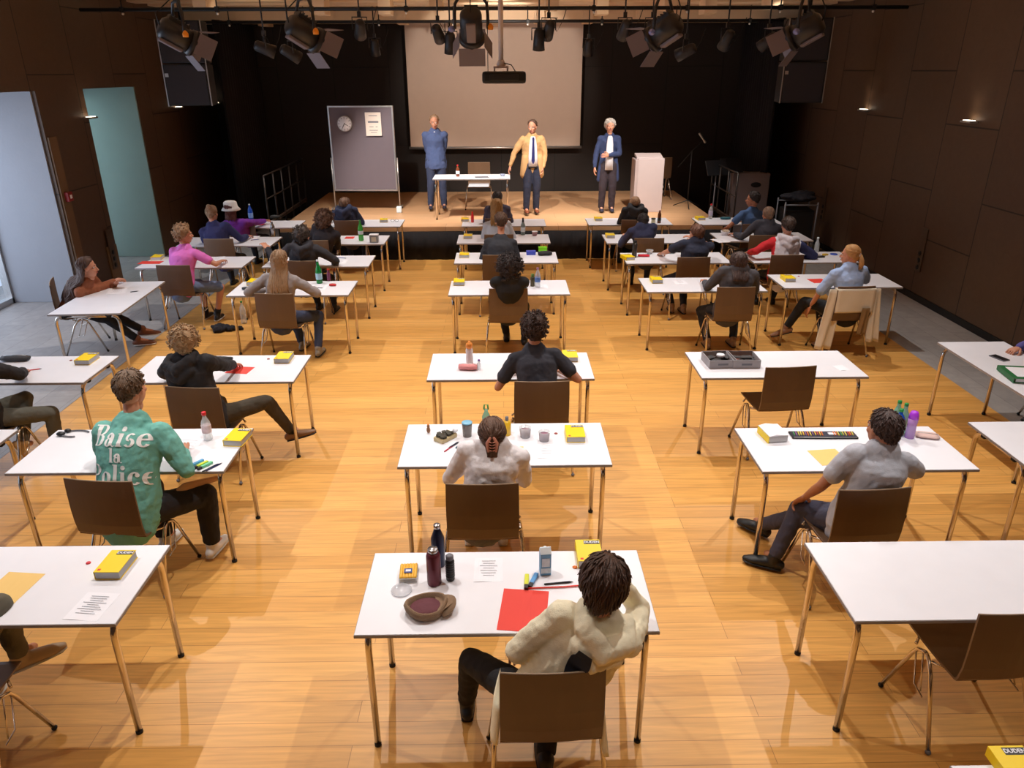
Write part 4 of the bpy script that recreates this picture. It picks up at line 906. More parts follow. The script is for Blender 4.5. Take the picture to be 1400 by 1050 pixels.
P('RB5', 'person in a pale grey hoodie with one red and one navy sleeve', (3.851, 10.015, 1.18), vox=.011, hair='short', hcol=(70, 54, 46), top=('hoodie', 'pale_hood', (206, 200, 208)), topmats=[mat('red_sleeve', (200, 34, 44), .85), mat('navy_sleeve', (44, 48, 90), .85)], pred=redsleeve,
  hands={-1: (-.36, .2, .8), 1: (.28, .12, .7)}, pole={-1: (-1, -.2, -.5), 1: (1, -.2, -.3)}, bulk=1.1)
R = P('RB6', 'person with a ringed hair bun in a dark grey long sleeved top', (3.967, 11.146, 1.125), hip=(0, -.06), vox=.013, hair='tied', hcol=(140, 112, 92), top=('long', 'slate_top', (68, 68, 78)), hands={-1: (-.3, .2, .79), 1: (.25, .22, .79)}, pole={-1: (-.7, -.4, -1), 1: (.7, -.4, -1)})
bun(R, (0, -.1, -.01), .03, sc=M_paper)
P('RB7', 'boy with short dark hair in a blue t-shirt turned to the left', (4.015, 12.067, 1.205), vox=.012, hair='short', hcol=(50, 38, 34), hy=.75, top=('tee', 'blue_tee', (72, 104, 152)), skin=M_skin2, hands={-1: (-.28, .12, .74), 1: (.15, .25, .8)}, pole={-1: (-.8, -.5, -.4)})
P('RB3', 'person in violet at the right photo edge, fist on the table', (5.10, 6.25, 1.15), feet={-1: (-.12, .06, .08), 1: (.12, .06, .08)}, vox=.011, hair='short', hcol=(70, 50, 38), top=('long', 'violet_knit', (90, 84, 150)), hands={-1: (-.1, .3, .8), 1: (.04, .54, .785)}, curl=(.9, 1.3))
# staff on the stage
P_ = lambda lb, loc, yaw, hz, **k: person(lb, loc, yaw, None, seated=False, hz=hz, hip=(0, 0), **k)
R = P_('man in a blue sweater and jeans standing with his hands behind his back', (-1.27, 14.98, .58), PI + .1, .95, s=1.0, vox=.011, hair='receding', hcol=(158, 128, 100), hp=-.2, top=('long', 'blue_knit', (76, 92, 134)), pants=('wide', 'blue_jeans', (0, 0, 0)), shoes=('dark_shoe', (44, 44, 60)),
  hands={-1: (-.08, -.17, .88), 1: (.08, -.17, .88)}, pole={-1: (-1, -.3, 0), 1: (1, -.3, 0)}, palm={-1: (0, -1, 0), 1: (0, -1, 0)}, bulk=1.12, feet={-1: (-.13, 0, .085), 1: (.14, .02, .085)})
c = MB(); c.tube([R['S'] + V((math.cos(t) * .068, math.sin(t) * .06 + .01, .045 - .02 * math.sin(t))) for t in [2 * PI * i / 16 for i in range(17)]], .016, 8); c.build('collar', mat('white_blouse', (0, 0, 0)), R['root'])
R = P_('man in a tan blazer and navy tie with a hand on the stage table', (.57, 14.52, .58), PI + .12, .95, s=.96, vox=.011, hair='receding', hcol=(84, 60, 46), hy=-.45, hp=-.15, top=('jacket', 'tan_blazer', (196, 154, 104)), pants=('wide', 'navy_trousers', (34, 38, 58)), shoes=('brown_leather', (130, 70, 44)),
  hands={1: (.46, .03, .80), -1: (-.2, .08, .86)}, pole={1: (1, -.2, .2), -1: (-1, -.4, .1)}, palm={-1: (1, 0, 0)}, bulk=1.16, feet={-1: (-.08, .05, .085), 1: (.12, .1, .085)})
S, H = R['S'], R['H']
m = MB(); m.loft([[V((sx * w, .15 + .012 * (1 - abs(sx)), z)) for sx in (-1, -.5, 0, .5, 1)] + [V((sx * w * .9, .07, z)) for sx in (1, .5, 0, -.5, -1)] for z, w in ((H.z - .02, .085), (H.z + .15, .082), (S.z - .12, .07), (S.z - .02, .05), (S.z + .03, .035))])
sh = m.build('shirt', mat('shirt_white', (232, 230, 236), .8), R['root'])
MB().loft([[V((-w, .17, z)), V((w, .17, z)), V((w, .155, z)), V((-w, .155, z))] for z, w in ((H.z + .03, .006), (H.z + .08, .03), (S.z - .05, .018), (S.z - .0, .02), (S.z + .02, .016))], smooth=False).build('tie', mat('tie_navy', (30, 34, 96), .6), R['root'])
for sx in (-1, 1):
    m = MB(); m.tube([(sx * .125, .045, H.z + .12), (sx * .14, .04, H.z - .04), (sx * .15, .035, H.z - .17)], [.075, .08, .08], 14, ry=[.085, .09, .085], xaxis=(1, 0, 0), rounded=True); m.build('jacket_flap', mat('tan_blazer', (0, 0, 0)), R['root'])
MB().box((0, .125, H.z - .03), (.17, .06, .035), bev=.01).build('belt', M_black, R['root'])
R = P_('woman with short grey hair in a navy cardigan standing with crossed arm', (2.03, 14.66, .58), PI, .93, s=.97, vox=.011, hair='bowl', hcol=(188, 180, 172), top=('jacket', 'navy_cardigan', (44, 56, 92)), pants=('wide', 'plum_trousers', (46, 36, 44)), shoes=('dark_shoe', (0, 0, 0)),
  hands={1: (.27, .05, .78), -1: (.02, .19, 1.08)}, pole={1: (1, -.5, 0), -1: (-1, -.3, -.8)}, palm={-1: (0, -1, 0)}, bulk=1.0)
S, H = R['S'], R['H']
m = MB(); m.loft([[V((sx * w, .145 + .012 * (1 - abs(sx)), z)) for sx in (-1, -.5, 0, .5, 1)] + [V((sx * w * .9, .07, z)) for sx in (1, .5, 0, -.5, -1)] for z, w in ((H.z - .1, .075), (H.z + .15, .07), (S.z - .12, .06), (S.z + .0, .045), (S.z + .03, .03))])
m.build('blouse', mat('shirt_pale', (216, 216, 224), .8), R['root'])
for sx in (-1, 1): 
    m = MB(); m.tube([(sx * .12, .07, H.z + .1), (sx * .14, .06, H.z - .1), (sx * .16, .05, H.z - .28)], [.05, .06, .055], 12, ry=[.04, .04, .035], xaxis=(1, 0, 0), rounded=True); m.build('cardigan_flap', mat('navy_cardigan', (0, 0, 0)), R['root'])
# ============================================================ things on the tables
TZ = .7402
def on(q, z=TZ): return (q[0], q[1], z)
# yellow dictionaries
def make_book(label):
    t = thing('dictionary', label, 'book', (0, 0, 0), 0, 'yellow dictionaries')
    MB().box((0, 0, .024), (.124, .184, .04)).build('pages', M_pages, t)
    c = MB().box((0, 0, .0455), (.13, .19, .003)).box((0, 0, .0015), (.13, .19, .003)).box((-.0645, 0, .0235), (.003, .19, .046), bev=.001).build('cover', M_yel, t)
    MB().box((.02, .07, .0474), (.085, .032, .0008)).build('title_band', M_blk, c)
    m = text_mb('DUDEN', .024, .0006); m.xf(Matrix.Translation((.02, .07, .0482))); m.build('title', M_paper, c)
    m = MB(); m.box((-.045, -.075, .0474), (.016, .014, .0006)); m.build('label_spot', M_red, c)
    return t
bk = make_book('x')
BK = [((-2.027, 3.235), -.02, 'yellow dictionary with its title showing, at the lower left beside a printed sheet'), ((-1.866, 4.69), -.1, 'yellow dictionary at the right end of the teal sweatshirt person\'s table'),
 ((-3.724, 6.276), 0, 'yellow dictionary on the table at the left edge, behind the teal person'), ((-1.965, 6.269), 0, 'yellow dictionary beside the red folder of the person in the black hoodie'),
 ((-3.027, 8.885), 0, 'yellow dictionary at the left end of the long haired girl\'s table'), ((-4.771, 10.239), .1, 'yellow dictionary behind the boy in pink'),
 ((-0.635, 12.92), 0, 'yellow dictionary beside the red bottle by the stage'), ((-0.528, 11.517), 0, 'yellow dictionary on the sixth table of the middle column'),
 ((-0.527, 10.239), 0, 'yellow dictionary on the fifth table of the middle column'), ((-0.526, 8.813), 0, 'yellow dictionary left of the person with a black curly mop'),
 ((0.598, 6.244), 0, 'yellow dictionary half hidden by the arm of the curly haired boy'), ((0.501, 4.695), 0, 'yellow dictionary at the right of the food jars'),
 ((0.445, 3.281), 0, 'yellow dictionary hidden behind the head of the person in cream'), ((1.662, 12.906), 0, 'yellow dictionary left of the person in the black hood by the lectern'),
 ((1.673, 11.498), 0, 'yellow dictionary left of the person in navy below the lectern'), ((1.716, 10.039), .3, 'yellow dictionary behind the dark steel bottle'),
 ((1.878, 8.846), 0, 'yellow dictionary on the table of the person in the dark grey jacket'), ((3.503, 8.868), 0, 'yellow dictionary beside the red folder of the girl in light blue'),
 ((3.848, 10.147), .2, 'yellow dictionary under the turquoise case'), ((3.423, 12.912), .1, 'yellow dictionary on the table by the right stage corner'),
 ((-2.029, 12.902), .1, 'yellow dictionary on the table by the stage before the pinboard'), ((1.869, 1.923), 0, 'yellow dictionary cut by the bottom right photo edge')]
for i, (q, r, lb) in enumerate(BK):
    if i == 0: place(bk, on(q), r); bk['label'] = lb
    else: dup(bk, on(q), r, lb)
# sheets and folders
def sheet(q, r=0, w=.21, d=.297, m=None, lb='', name='paper_sheet', cat='paper', lines=8, z=0, group=None, txt=None):
    t = thing(name, lb, cat, on(q, TZ + z), r, group); mb = MB(); n = 6
    mb.loft([[V((w * (i / n - .5), -d / 2, 0)), V((w * (i / n - .5), -d / 2, .0012 + .002 * math.sin(i))), V((w * (i / n - .5), d / 2, .0012)), V((w * (i / n - .5), d / 2, 0))] for i in range(n + 1)], smooth=False)
    mb.build('sheet', m or M_paper, t)
    if lines:
        l = MB(); rr = random.Random(lines)
        for k in range(lines): L = w * rr.uniform(.35, .75); l.box((0, d / 2 - .03 - k * (d - .06) / lines, .0042), (L, .0025, .0004))
        l.build('print', M_ink, t)
    return t
SH = [((-2.005, 2.935), -.1, .17, .2, None, 'printed white sheet near the front corner of the lower left table', 9), ((-0.086, 3.185), 0, .15, .2, None, 'printed white sheet in the middle of the nearest table', 7),
 ((-2.215, 4.588), -.1, .2, .27, None, 'white sheet by the arm of the person in teal', 5), ((0.287, 4.48), 0, .15, .2, None, 'white folded sheet left of the dictionary on the food jar table', 4),
 ((-2.209, 8.729), 0, .2, .25, None, 'white sheet in front of the green bottle', 5), ((2.164, 8.804), .1, .15, .18, None, 'white sheet on the table of the person in the dark grey jacket', 4),
 ((0.462, 8.653), 0, .15, .2, None, 'white sheet right of the clear bottle in the middle column', 4), ((-4.562, 8.602), .3, .2, .26, None, 'white sheet in front of the girl in brown', 6),
 ((-3.955, 10.214), .2, .2, .26, None, 'printed white sheet before the boy in pink', 6), ((2.302, 11.104), 0, .2, .2, None, 'white sheet right of the person in navy below the lectern', 4),
 ((-3.906, 11.628), 0, .2, .26, None, 'white sheet beside the person with the hair bun', 4), ((2.928, 5.956), .2, .1, .12, None, 'small blank slip on the table with the grey boxes', 0),
 ((3.304, 11.176), .3, .2, .26, None, 'white sheet behind the white bowl', 4), ((-2.214, 9.99), 0, .2, .22, None, 'white sheet on the fifth table left of the aisle', 4)]
for q, r, w_, d_, m_, lb, ln in SH: sheet(q, r, w_, d_, m_, lb, lines=ln, group='exam papers')
FO = [((0.087, 2.869), -.12, .225, .30, M_red, 'large red folder under the arm of the person in cream'), ((-2.287, 6.029), -.15, .2, .16, M_red, 'red folder on the table of the person in the black hoodie'),
 ((-4.78, 10.026), .0, .3, .16, M_red, 'red folder at the left end of the pink boy\'s table'), ((3.856, 8.823), .1, .19, .19, M_red, 'red folder on the table of the girl in light blue'),
 ((-4.14, 12.712), 0, .22, .14, M_red, 'red folder beside the blue bottle'), ((-2.372, 11.578), 0, .14, .16, M_red, 'red folder left of the green bottle by the stage'),
 ((-2.489, 3.06), -.1, .2, .29, M_tan, 'manila folder cut by the left photo edge'), ((2.167, 4.357), .1, .2, .21, M_tan, 'manila folder in front of the man in grey'),
 ((0.053, 4.433), 0, .16, .24, M_tan, 'manila folder beside the head of the woman in white'), ((4.054, 12.687), 0, .12, .14, M_tan, 'manila card on the table of the boy in blue')]
for q, r, w_, d_, m_, lb in FO: sheet(q, r, w_, d_, m_, lb, 'folder', 'folder', 0, z=.0, group='card folders')
tag(MB().tube([(-.18, .0, .006), (.0, .008, .006), (.2, .03, .006)], .004, 6).build('lanyard', M_red), 'thin red cord lying across the nearest table', 'cord').location = on((0.289, 3.024))
# vessels
def bottle(name, q, lb, prof, m, parts=(), cat='bottle', group=None, z=0, rz=0):
    """prof list (r,z); parts: (name, prof, material)"""
    t = thing(name, lb, cat, on(q, TZ + z), rz, group); MB().lathe(prof, seg=22).build('body', m, t)
    for n_, p_, m_ in parts: MB().lathe(p_, seg=22).build(n_, m_, t)
    return t
def cyl(r, a, b, e=.003): return [(.001, a), (r - e, a), (r, a + e), (r, b - e), (r - e, b), (.001, b)]
def pet(r, h, neck=.013): return [(.001, 0), (r * .8, 0), (r, .008), (r * .97, h * .25), (r, h * .35), (r, h * .62), (r * .9, h * .7), (r * .5, h * .84), (neck, h * .9), (neck, h * .97), (.001, h * .97)]
def cap(r, a, b): return cyl(r, a, b, .002)
M_steel = mat('steel', (170, 168, 170), .25, .9)
M_green = mat('green_glass', (30, 150, 70), .1, alpha=.8); M_blueb = mat('blue_plastic', (20, 80, 190), .12, alpha=.85); M_lab = mat('label_paper', (225, 235, 240), .6)
bottle('steel_bottle', (-0.358, 3.082), 'maroon metal drinking bottle with silver lid on the nearest table', [(.001, 0), (.034, 0), (.036, .005), (.036, .165), (.03, .185), (.001, .186)], mat('maroon', (104, 38, 52), .35, .3), [('lid', cyl(.026, .186, .21), M_steel)])
bottle('steel_bottle', (-0.348, 3.233), 'tall dark blue metal bottle behind the maroon one', [(.001, 0), (.033, 0), (.035, .005), (.035, .17), (.02, .21), (.016, .225), (.001, .226)], mat('midnight', (26, 34, 66), .3, .4), [('lid', cyl(.018, .226, .25), M_steel)])
t = bottle('thermos', (-0.279, 3.11), 'short black ribbed thermos beside the maroon bottle', cyl(.022, 0, .12), M_blk, [('lid', cyl(.02, .12, .15, .006), M_grey)])
for k in range(7): MB().lathe([(.0225, .02 + k * .014), (.0238, .026 + k * .014), (.0225, .03 + k * .014)], seg=18).build('rib', M_blk, t)
t = thing('juice_carton', 'blue drink carton on the nearest table', 'carton', on((0.205, 3.155)), .1)
MB().box((0, 0, .065), (.056, .05, .13), bev=.003).build('box', mat('carton_blue', (104, 156, 196), .5, var=.3, vscale=30), t)
MB().loft([[V((-.028, -.025, .13)), V((.028, -.025, .13)), V((.028, .025, .13)), V((-.028, .025, .13))], [V((-.028, -.003, .158)), V((.028, -.003, .158)), V((.028, .003, .158)), V((-.028, .003, .158))]], smooth=False).build('gable', M_lab, t)
MB().box((0, -.0256, .08), (.04, .001, .05)).box((.0, -.0256, .03), (.05, .001, .03)).build('panel', mat('carton_print', (210, 226, 236), .5, var=.3, vscale=60), t)
MB().lathe(cyl(.01, 0, .012), c=(0, .012, .14)).build('cap', M_lab, t)
bottle('water_bottle', (-2.082, 4.706), 'clear plastic water bottle with a red cap near the teal sweatshirt', pet(.032, .2), M_water, [('label', [(.0325, .06), (.0335, .062), (.0335, .115), (.0325, .117)], mat('label_red', (214, 190, 196), .5, var=.5, vscale=40)), ('cap', cap(.016, .19, .215), mat('cap_red', (215, 30, 44), .4))])
bottle('water_bottle', (-2.237, 8.896), 'green glass water bottle with a pale label by the long haired girl', [(.001, 0), (.036, 0), (.038, .01), (.038, .15), (.03, .185), (.015, .225), (.013, .275), (.001, .275)], M_green, [('label', [(.0385, .05), (.0392, .052), (.0392, .125), (.0385, .127)], mat('label_skyblue', (168, 208, 226), .5)), ('cap', cap(.015, .27, .29), M_lab)])
bottle('soda_bottle', (-2.143, 8.997), 'small purple bottle beside the green glass bottle', pet(.022, .14), mat('purple_plastic', (120, 50, 90), .3), [('cap', cap(.012, .135, .15), M_red)])
bottle('water_bottle', (-2.152, 11.355), 'light green plastic bottle on the table before the stage', pet(.038, .30), mat('lime_plastic', (70, 190, 70), .15, alpha=.8), [('label', [(.0385, .1), (.0392, .102), (.0392, .15), (.0385, .152)], M_lab), ('cap', cap(.016, .29, .31), mat('cap_green', (30, 140, 60), .4))])
t = thing('food_container', 'square clear container with grey contents right of the green bottle', 'container', on((-1.934, 11.242)), 0)
MB().box((0, 0, .055), (.13, .1, .11), bev=.012).build('tub', mat('tub_grey', (126, 128, 132), .3), t); MB().box((0, 0, .115), (.135, .105, .012), bev=.004).build('lid', M_paper, t); MB().box((0, -.051, .05), (.07, .003, .07)).build('label', mat('label_tan', (190, 180, 160), .6), t)
bottle('water_bottle', (-4.322, 12.982), 'deep blue plastic bottle on the far left table', pet(.04, .29), M_blueb, [('label', [(.0405, .07), (.0412, .072), (.0412, .15), (.0405, .152)], mat('label_navy', (120, 160, 220), .5)), ('cap', cap(.015, .28, .30), M_lab)])
bottle('steel_bottle', (-3.593, 11.729), 'silver drinking bottle on the table of the person with the hair bun', [(.001, 0), (.034, 0), (.035, .15), (.02, .19), (.015, .2), (.001, .2)], M_steel, [('lid', cyl(.016, .2, .225), M_grey)])
bottle('water_bottle', (0.417, 8.621), 'clear plastic bottle with a blue label by the curly mopped person', pet(.033, .23), M_water, [('label', [(.0335, .07), (.0342, .072), (.0342, .125), (.0335, .127)], mat('label_blue', (90, 130, 200), .5)), ('cap', cap(.015, .22, .24), mat('cap_lilac', (170, 120, 160), .4))])
bottle('steel_bottle', (0.359, 8.688), 'small olive tumbler left of the clear blue labelled bottle', cyl(.028, 0, .11), mat('olive_metal', (92, 84, 58), .4, .3), [('lid', cyl(.018, .11, .15), mat('lid_green', (110, 140, 60), .5))])
bottle('water_bottle', (0.328, 11.711), 'grey glass bottle with a dark neck in the middle column', [(.001, 0), (.034, 0), (.036, .01), (.036, .15), (.018, .2), (.013, .25), (.001, .25)], mat('grey_glass', (150, 170, 170), .1, alpha=.75), [('neck_foil', [(.019, .2), (.0145, .25), (.0145, .265), (.001, .266)], M_blk), ('label', [(.0365, .05), (.0372, .052), (.0372, .12), (.0365, .122)], M_lab)])
t = thing('snack_tub', 'round pink and white tub in the middle column right of the grey bottle', 'tub', on((0.51, 11.648)), 0); MB().lathe([(.001, 0), (.035, 0), (.045, .06), (.001, .06)]).build('tub', mat('tub_pink', (190, 150, 160), .4, var=.3, vscale=40), t); MB().lathe(cyl(.047, .06, .068)).build('lid', M_paper, t)
bottle('soda_bottle', (-0.504, 12.781), 'small bright red bottle by the stage', pet(.026, .17), mat('bright_red', (225, 36, 40), .3), [('cap', cap(.013, .163, .18), mat('bright_red', (0, 0, 0)))])
t = bottle('drinking_bottle', (-0.298, 6.139), 'white drinking bottle with an orange cap in front of the charcoal t-shirt', [(.001, 0), (.03, 0), (.032, .01), (.032, .07), (.028, .09), (.032, .11), (.032, .13), (.024, .15), (.001, .15)], mat('frosted_plastic', (232, 222, 220), .3), [('cap', [(.001, .148), (.028, .148), (.03, .16), (.03, .18), (.024, .192), (.012, .195), (.01, .212), (.001, .212)], mat('cap_orange', (246, 150, 60), .4))])
t = bottle('glue_bottle', (-0.211, 5.997), 'tiny clear bottle with a purple cap beside the pink pouch', pet(.017, .08), M_water, [('cap', cap(.01, .078, .092), mat('cap_purple', (120, 70, 160), .4))])
bottle('steel_bottle', (1.82, 10.122), 'dark steel flask on the table of the boy in the navy t-shirt', cyl(.034, 0, .2, .01), mat('gunmetal', (72, 66, 62), .3, .6), [('lid', cyl(.028, .2, .235), M_blk)])
bottle('water_bottle', (3.616, 12.973), 'clear bottle with a red cap by the right stage corner', pet(.036, .24), M_water, [('label', [(.0365, .06), (.0372, .062), (.0372, .14), (.0365, .142)], mat('label_lilac', (200, 190, 215), .5)), ('cap', cap(.017, .23, .255), mat('cap_red', (0, 0, 0)))])
bottle('water_bottle', (4.359, 10.176), 'clear plastic water bottle by the right wall', pet(.032, .24), M_water, [('cap', cap(.015, .23, .25), M_lab)])
bottle('water_bottle', (2.652, 12.604), 'brown glass bottle beside the lectern', pet(.03, .22), mat('amber_glass', (120, 62, 36), .15, alpha=.9), [('label', [(.0305, .04), (.0312, .042), (.0312, .09), (.0305, .092)], M_blk)])
t = thing('snack_tub', 'small white and yellow tub in front of the lectern', 'tub', on((2.554, 12.608)), 0); MB().lathe(cyl(.035, 0, .07)).build('tub', mat('tub_cream', (225, 222, 190), .4), t); MB().lathe(cyl(.037, .07, .085)).build('lid', M_blk, t)
bottle('water_bottle', (2.766, 4.657), 'blue plastic bottle partly behind the head of the man in grey', pet(.037, .2), M_blueb, [('cap', cap(.015, .19, .21), mat('cap_green', (0, 0, 0)))])
for lb, q in (('green capped water bottle behind the man in grey, left of two', (2.796, 4.749)), ('green capped water bottle behind the man in grey, right of two', (2.82, 4.702))):
    bottle('water_bottle', q, lb, pet(.03, .22), mat('aqua_plastic', (90, 190, 170), .15, alpha=.6), [('cap', cap(.014, .21, .232), mat('cap_green', (0, 0, 0)))], group='green capped bottles')
bottle('drinking_bottle', (2.847, 4.632), 'translucent lilac drinking bottle with a tilted purple spout', [(.001, 0), (.03, 0), (.032, .01), (.03, .1), (.034, .15), (.001, .15)], mat('lilac_plastic', (196, 150, 226), .2, alpha=.7), [('spout', [(.034, .15), (.03, .18), (.022, .2), (.001, .205)], mat('violet_plastic', (180, 60, 225), .3))])
# jars and boxes on the second table
def pot(q, lb, r, h, m, lm, fill=None):
    t = thing('food_jar', lb, 'jar', on(q), 0, 'food jars on the second table'); MB().lathe([(.001, 0), (r * .85, 0), (r, h * .9), (r, h), (r - .003, h), (r * .85 - .003, .004), (.001, .004)]).build('jar', m, t)
    if fill: MB().lathe([(.001, .005), (r * .83, .005), (r * .93, h * .7), (.001, h * .72)]).build('food', fill, t)
    if lm: MB().lathe(cyl(r + .002, h, h + .01)).build('lid', lm, t)
pot((-0.26, 4.723), 'grey food jar with a light blue lid left of the woman in white', .036, .10, mat('jar_smoke', (120, 112, 108), .2), mat('lid_sky', (130, 190, 220), .4))
pot((0.15, 4.703), 'clear jar of pale food right of the woman in white', .042, .075, M_water, None, mat('food_mauve', (150, 120, 130), .8, bump=.8, bscale=90, var=.3, vscale=60))
pot((0.281, 4.643), 'clear jar of purple food next to the dictionary', .04, .07, M_water, None, mat('food_plum', (140, 90, 110), .8, bump=.8, bscale=90, var=.3, vscale=60))
bottle('honey_bottle', (0.021, 4.74), 'yellow squeeze bottle right of the head of the woman in white', [(.001, 0), (.03, 0), (.03, .09), (.015, .11), (.001, .112)], mat('honey_yellow', (232, 186, 40), .3), [('cap', cap(.012, .11, .14), M_grey)])
t = thing('clear_bottle', 'green topped bottle just behind the head of the woman in white', 'bottle', on((-0.126, 4.813)), 0); MB().lathe(pet(.03, .17)).build('body', mat('aqua_plastic', (0, 0, 0)), t); MB().tube([(-.015, 0, .165), (-.012, 0, .2), (.012, 0, .2), (.015, 0, .165)], .006, 8).build('loop_cap', mat('cap_green', (0, 0, 0)), t)
t = thing('pencil_sharpener', 'small brown bear shaped trinket at the left of the second table', 'trinket', on((-0.539, 4.775)), 0); MB().ell((0, 0, .025), (.014, .012, .025)).ell((0, 0, .055), (.011, .01, .011)).build('figure', mat('trinket_brown', (150, 104, 70), .6), t); MB().ell((0, -.004, .07), (.007, .006, .006)).build('tip', mat('cap_orange', (0, 0, 0)), t)
t = thing('sandwich_box', 'open snack pack with dark and cream pieces left of the grey jar', 'food box', on((-0.412, 4.681)), -.7)
MB().box((0, 0, .015), (.09, .15, .03), bev=.006).build('wrapper', mat('wrapper_tan', (206, 186, 140), .5), t)
m = MB(); rnd = random.Random(4)
for i in range(12): m.box((rnd.uniform(-.03, .03), rnd.uniform(-.06, .06), .035 + rnd.uniform(0, .012)), (.03, .035, .015), (rnd.uniform(-.3, .3), rnd.uniform(-.3, .3), rnd.uniform(0, 3)), bev=.004)
m.build('contents', mat('contents_dark', (60, 56, 44), .7, var=.6, vscale=40), t); MB().ell((.03, .07, .05), (.02, .02, .018)).build('egg', M_paper, t)
# pens
def pen(q, rz, lb, c, L=.13, cat='pen', group=None, r=.0045):
    t = thing('pen', lb, cat, on(q, TZ + r), rz, group); MB().tube([(-L / 2, 0, 0), (-L / 2 + .004, 0, 0), (L / 2 - .018, 0, 0)], [r * .7, r, r], 8).build('barrel', mat('pen_%d_%d_%d' % c, c, .35), t)
    MB().tube([(L / 2 - .02, 0, 0), (L / 2 - .008, 0, 0), (L / 2, 0, 0)], [r * .95, r * .5, r * .12], 8).build('tip', M_blk, t)
pen((-0.372, 4.537), 1.0, 'slim red pencil left of the row of markers', (190, 60, 80)); pen((-0.345, 4.58), .95, 'dark marker, first of three beside the red pencil', (34, 40, 60), .11, 'marker', 'markers left of the woman in white', .006)
pen((-0.299, 4.579), .95, 'teal marker in the middle of three', (30, 90, 110), .11, 'marker', 'markers left of the woman in white', .006); pen((-0.259, 4.578), .95, 'green marker nearest the woman in white', (30, 110, 90), .11, 'marker', 'markers left of the woman in white', .006)
pen((0.27, 3.064), .12, 'black pen lying right of the highlighters', (30, 32, 36), .15, r=.005); pen((-1.899, 4.304), 1.0, 'dark blue pen beside the highlighters near the teal sleeve', (30, 40, 90)); pen((-1.919, 4.295), 1.0, 'black pen left of the dark blue one', (40, 40, 44))
pen((-4.089, 6.072), .4, 'thin red pen by the arm of the person in black at the left', (220, 40, 60)); pen((-4.338, 8.564), .5, 'dark pen on the table of the girl in brown', (50, 50, 60), .09); pen((2.378, 4.425), 2.1, 'lime highlighter with a black cap in front of the man in grey', (200, 220, 60), .09, 'highlighter', None, .006)
pen((-3.799, 11.462), .5, 'blue pen on the table of the person with the bun', (50, 60, 150)); pen((-2.217, 10.204), -.3, 'blue pen on the fifth table left of the aisle', (50, 70, 150)); pen((-2.203, 8.663), -.15, 'grey pen in front of the green bottle', (60, 60, 66)); pen((4.844, 12.659), .0, 'dark pen on the right far table', (40, 30, 36), .15)
def marker(q, rz, lb, c):
    t = thing('highlighter', lb, 'highlighter', on(q, TZ + .009), rz); MB().box((0, 0, 0), (.085, .022, .018), bev=.005).build('barrel', mat('hl_%d_%d_%d' % c, c, .35), t); MB().box((-.055, 0, 0), (.03, .02, .017), bev=.004).build('cap', M_blk, t)
marker((0.108, 3.085), 1.5, 'yellow highlighter on the nearest table', (222, 226, 60)); marker((0.146, 3.096), 1.2, 'blue highlighter on the nearest table', (90, 160, 220))
marker((-2.023, 4.356), 1.0, 'blue highlighter near the teal sleeve', (90, 170, 220)); marker((-1.986, 4.335), 1.0, 'yellow green highlighter near the teal sleeve', (210, 226, 70)); marker((-1.954, 4.325), 1.0, 'mint highlighter near the teal sleeve', (120, 210, 160))
# cap, snack tray, clear lid
t = thing('flat_cap', 'brown tweed cap lying upside down on the nearest table', 'cap', on((-0.379, 2.867)), .2)
m = MB(); rg = []
for a in range(25):
    th = 2 * PI * a / 24; rx, ry = .098 + .008 * math.sin(3 * th), .08
    rg.append([V((math.cos(th) * rx * f, math.sin(th) * ry * f, z + .006 * math.sin(2 * th + 1))) for f, z in ((.7, .004), (1.0, .012), (1.06, .035), (.98, .055), (.9, .052), (.86, .03), (.6, .012), (.05, .01))])
m.loft(rg, cap=False, closed=False); m.build('crown', mat('tweed', (150, 122, 96), .95, bump=.6, bscale=220, var=.15, vscale=60), t)
MB().ell((0, -.0, .03), (.08, .062, .014)).build('lining', mat('lining_maroon', (104, 54, 62), .8, bump=.5, bscale=30), t)
m = MB(); m.loft([[V((.07 + .075 * math.cos(a), .075 * math.sin(a) * 1.05, .03 + z + .012 * math.cos(a * 2))) for a in [PI * (i / 10 - .5) for i in range(11)]] for z in (0, .006)], closed=True); m.loft([[V((.05, .07, .03)), V((.05, -.07, .03)), V((.145, 0, .035))], [V((.05, .07, .036)), V((.05, -.07, .036)), V((.145, 0, .042))]], smooth=False); m.build('peak', mat('tweed', (0, 0, 0)), t)
t = thing('snack_tray', 'yellow snack pack in a clear tray on the nearest table', 'snack', on((-0.495, 3.144)), .05)
MB().box((0, 0, .014), (.095, .13, .028), bev=.008).build('tray', M_water, t)
m = MB()
for i in range(6): m.tube([(-.036 + i * .0145, -.05, .028), (-.036 + i * .0145, .05, .03)], .0085, 8, rounded=True)
m.build('sticks', mat('snack_yellow', (246, 190, 70), .5, bump=.3), t); MB().box((0, -.01, .0395), (.04, .035, .001)).build('label', mat('label_navyblue', (40, 70, 140), .5), t); MB().box((0, -.01, .0402), (.026, .016, .0008)).build('label_print', M_paper, t)
t = thing('plastic_saucer', 'round clear plastic lid in front of the snack pack', 'lid', on((-0.517, 3.022)), 0); MB().lathe([(.001, 0), (.05, 0), (.052, .008), (.05, .008), (.048, .003), (.001, .003)], seg=28).build('lid', mat('clear_lid', (235, 235, 240), .1, alpha=.5), t)
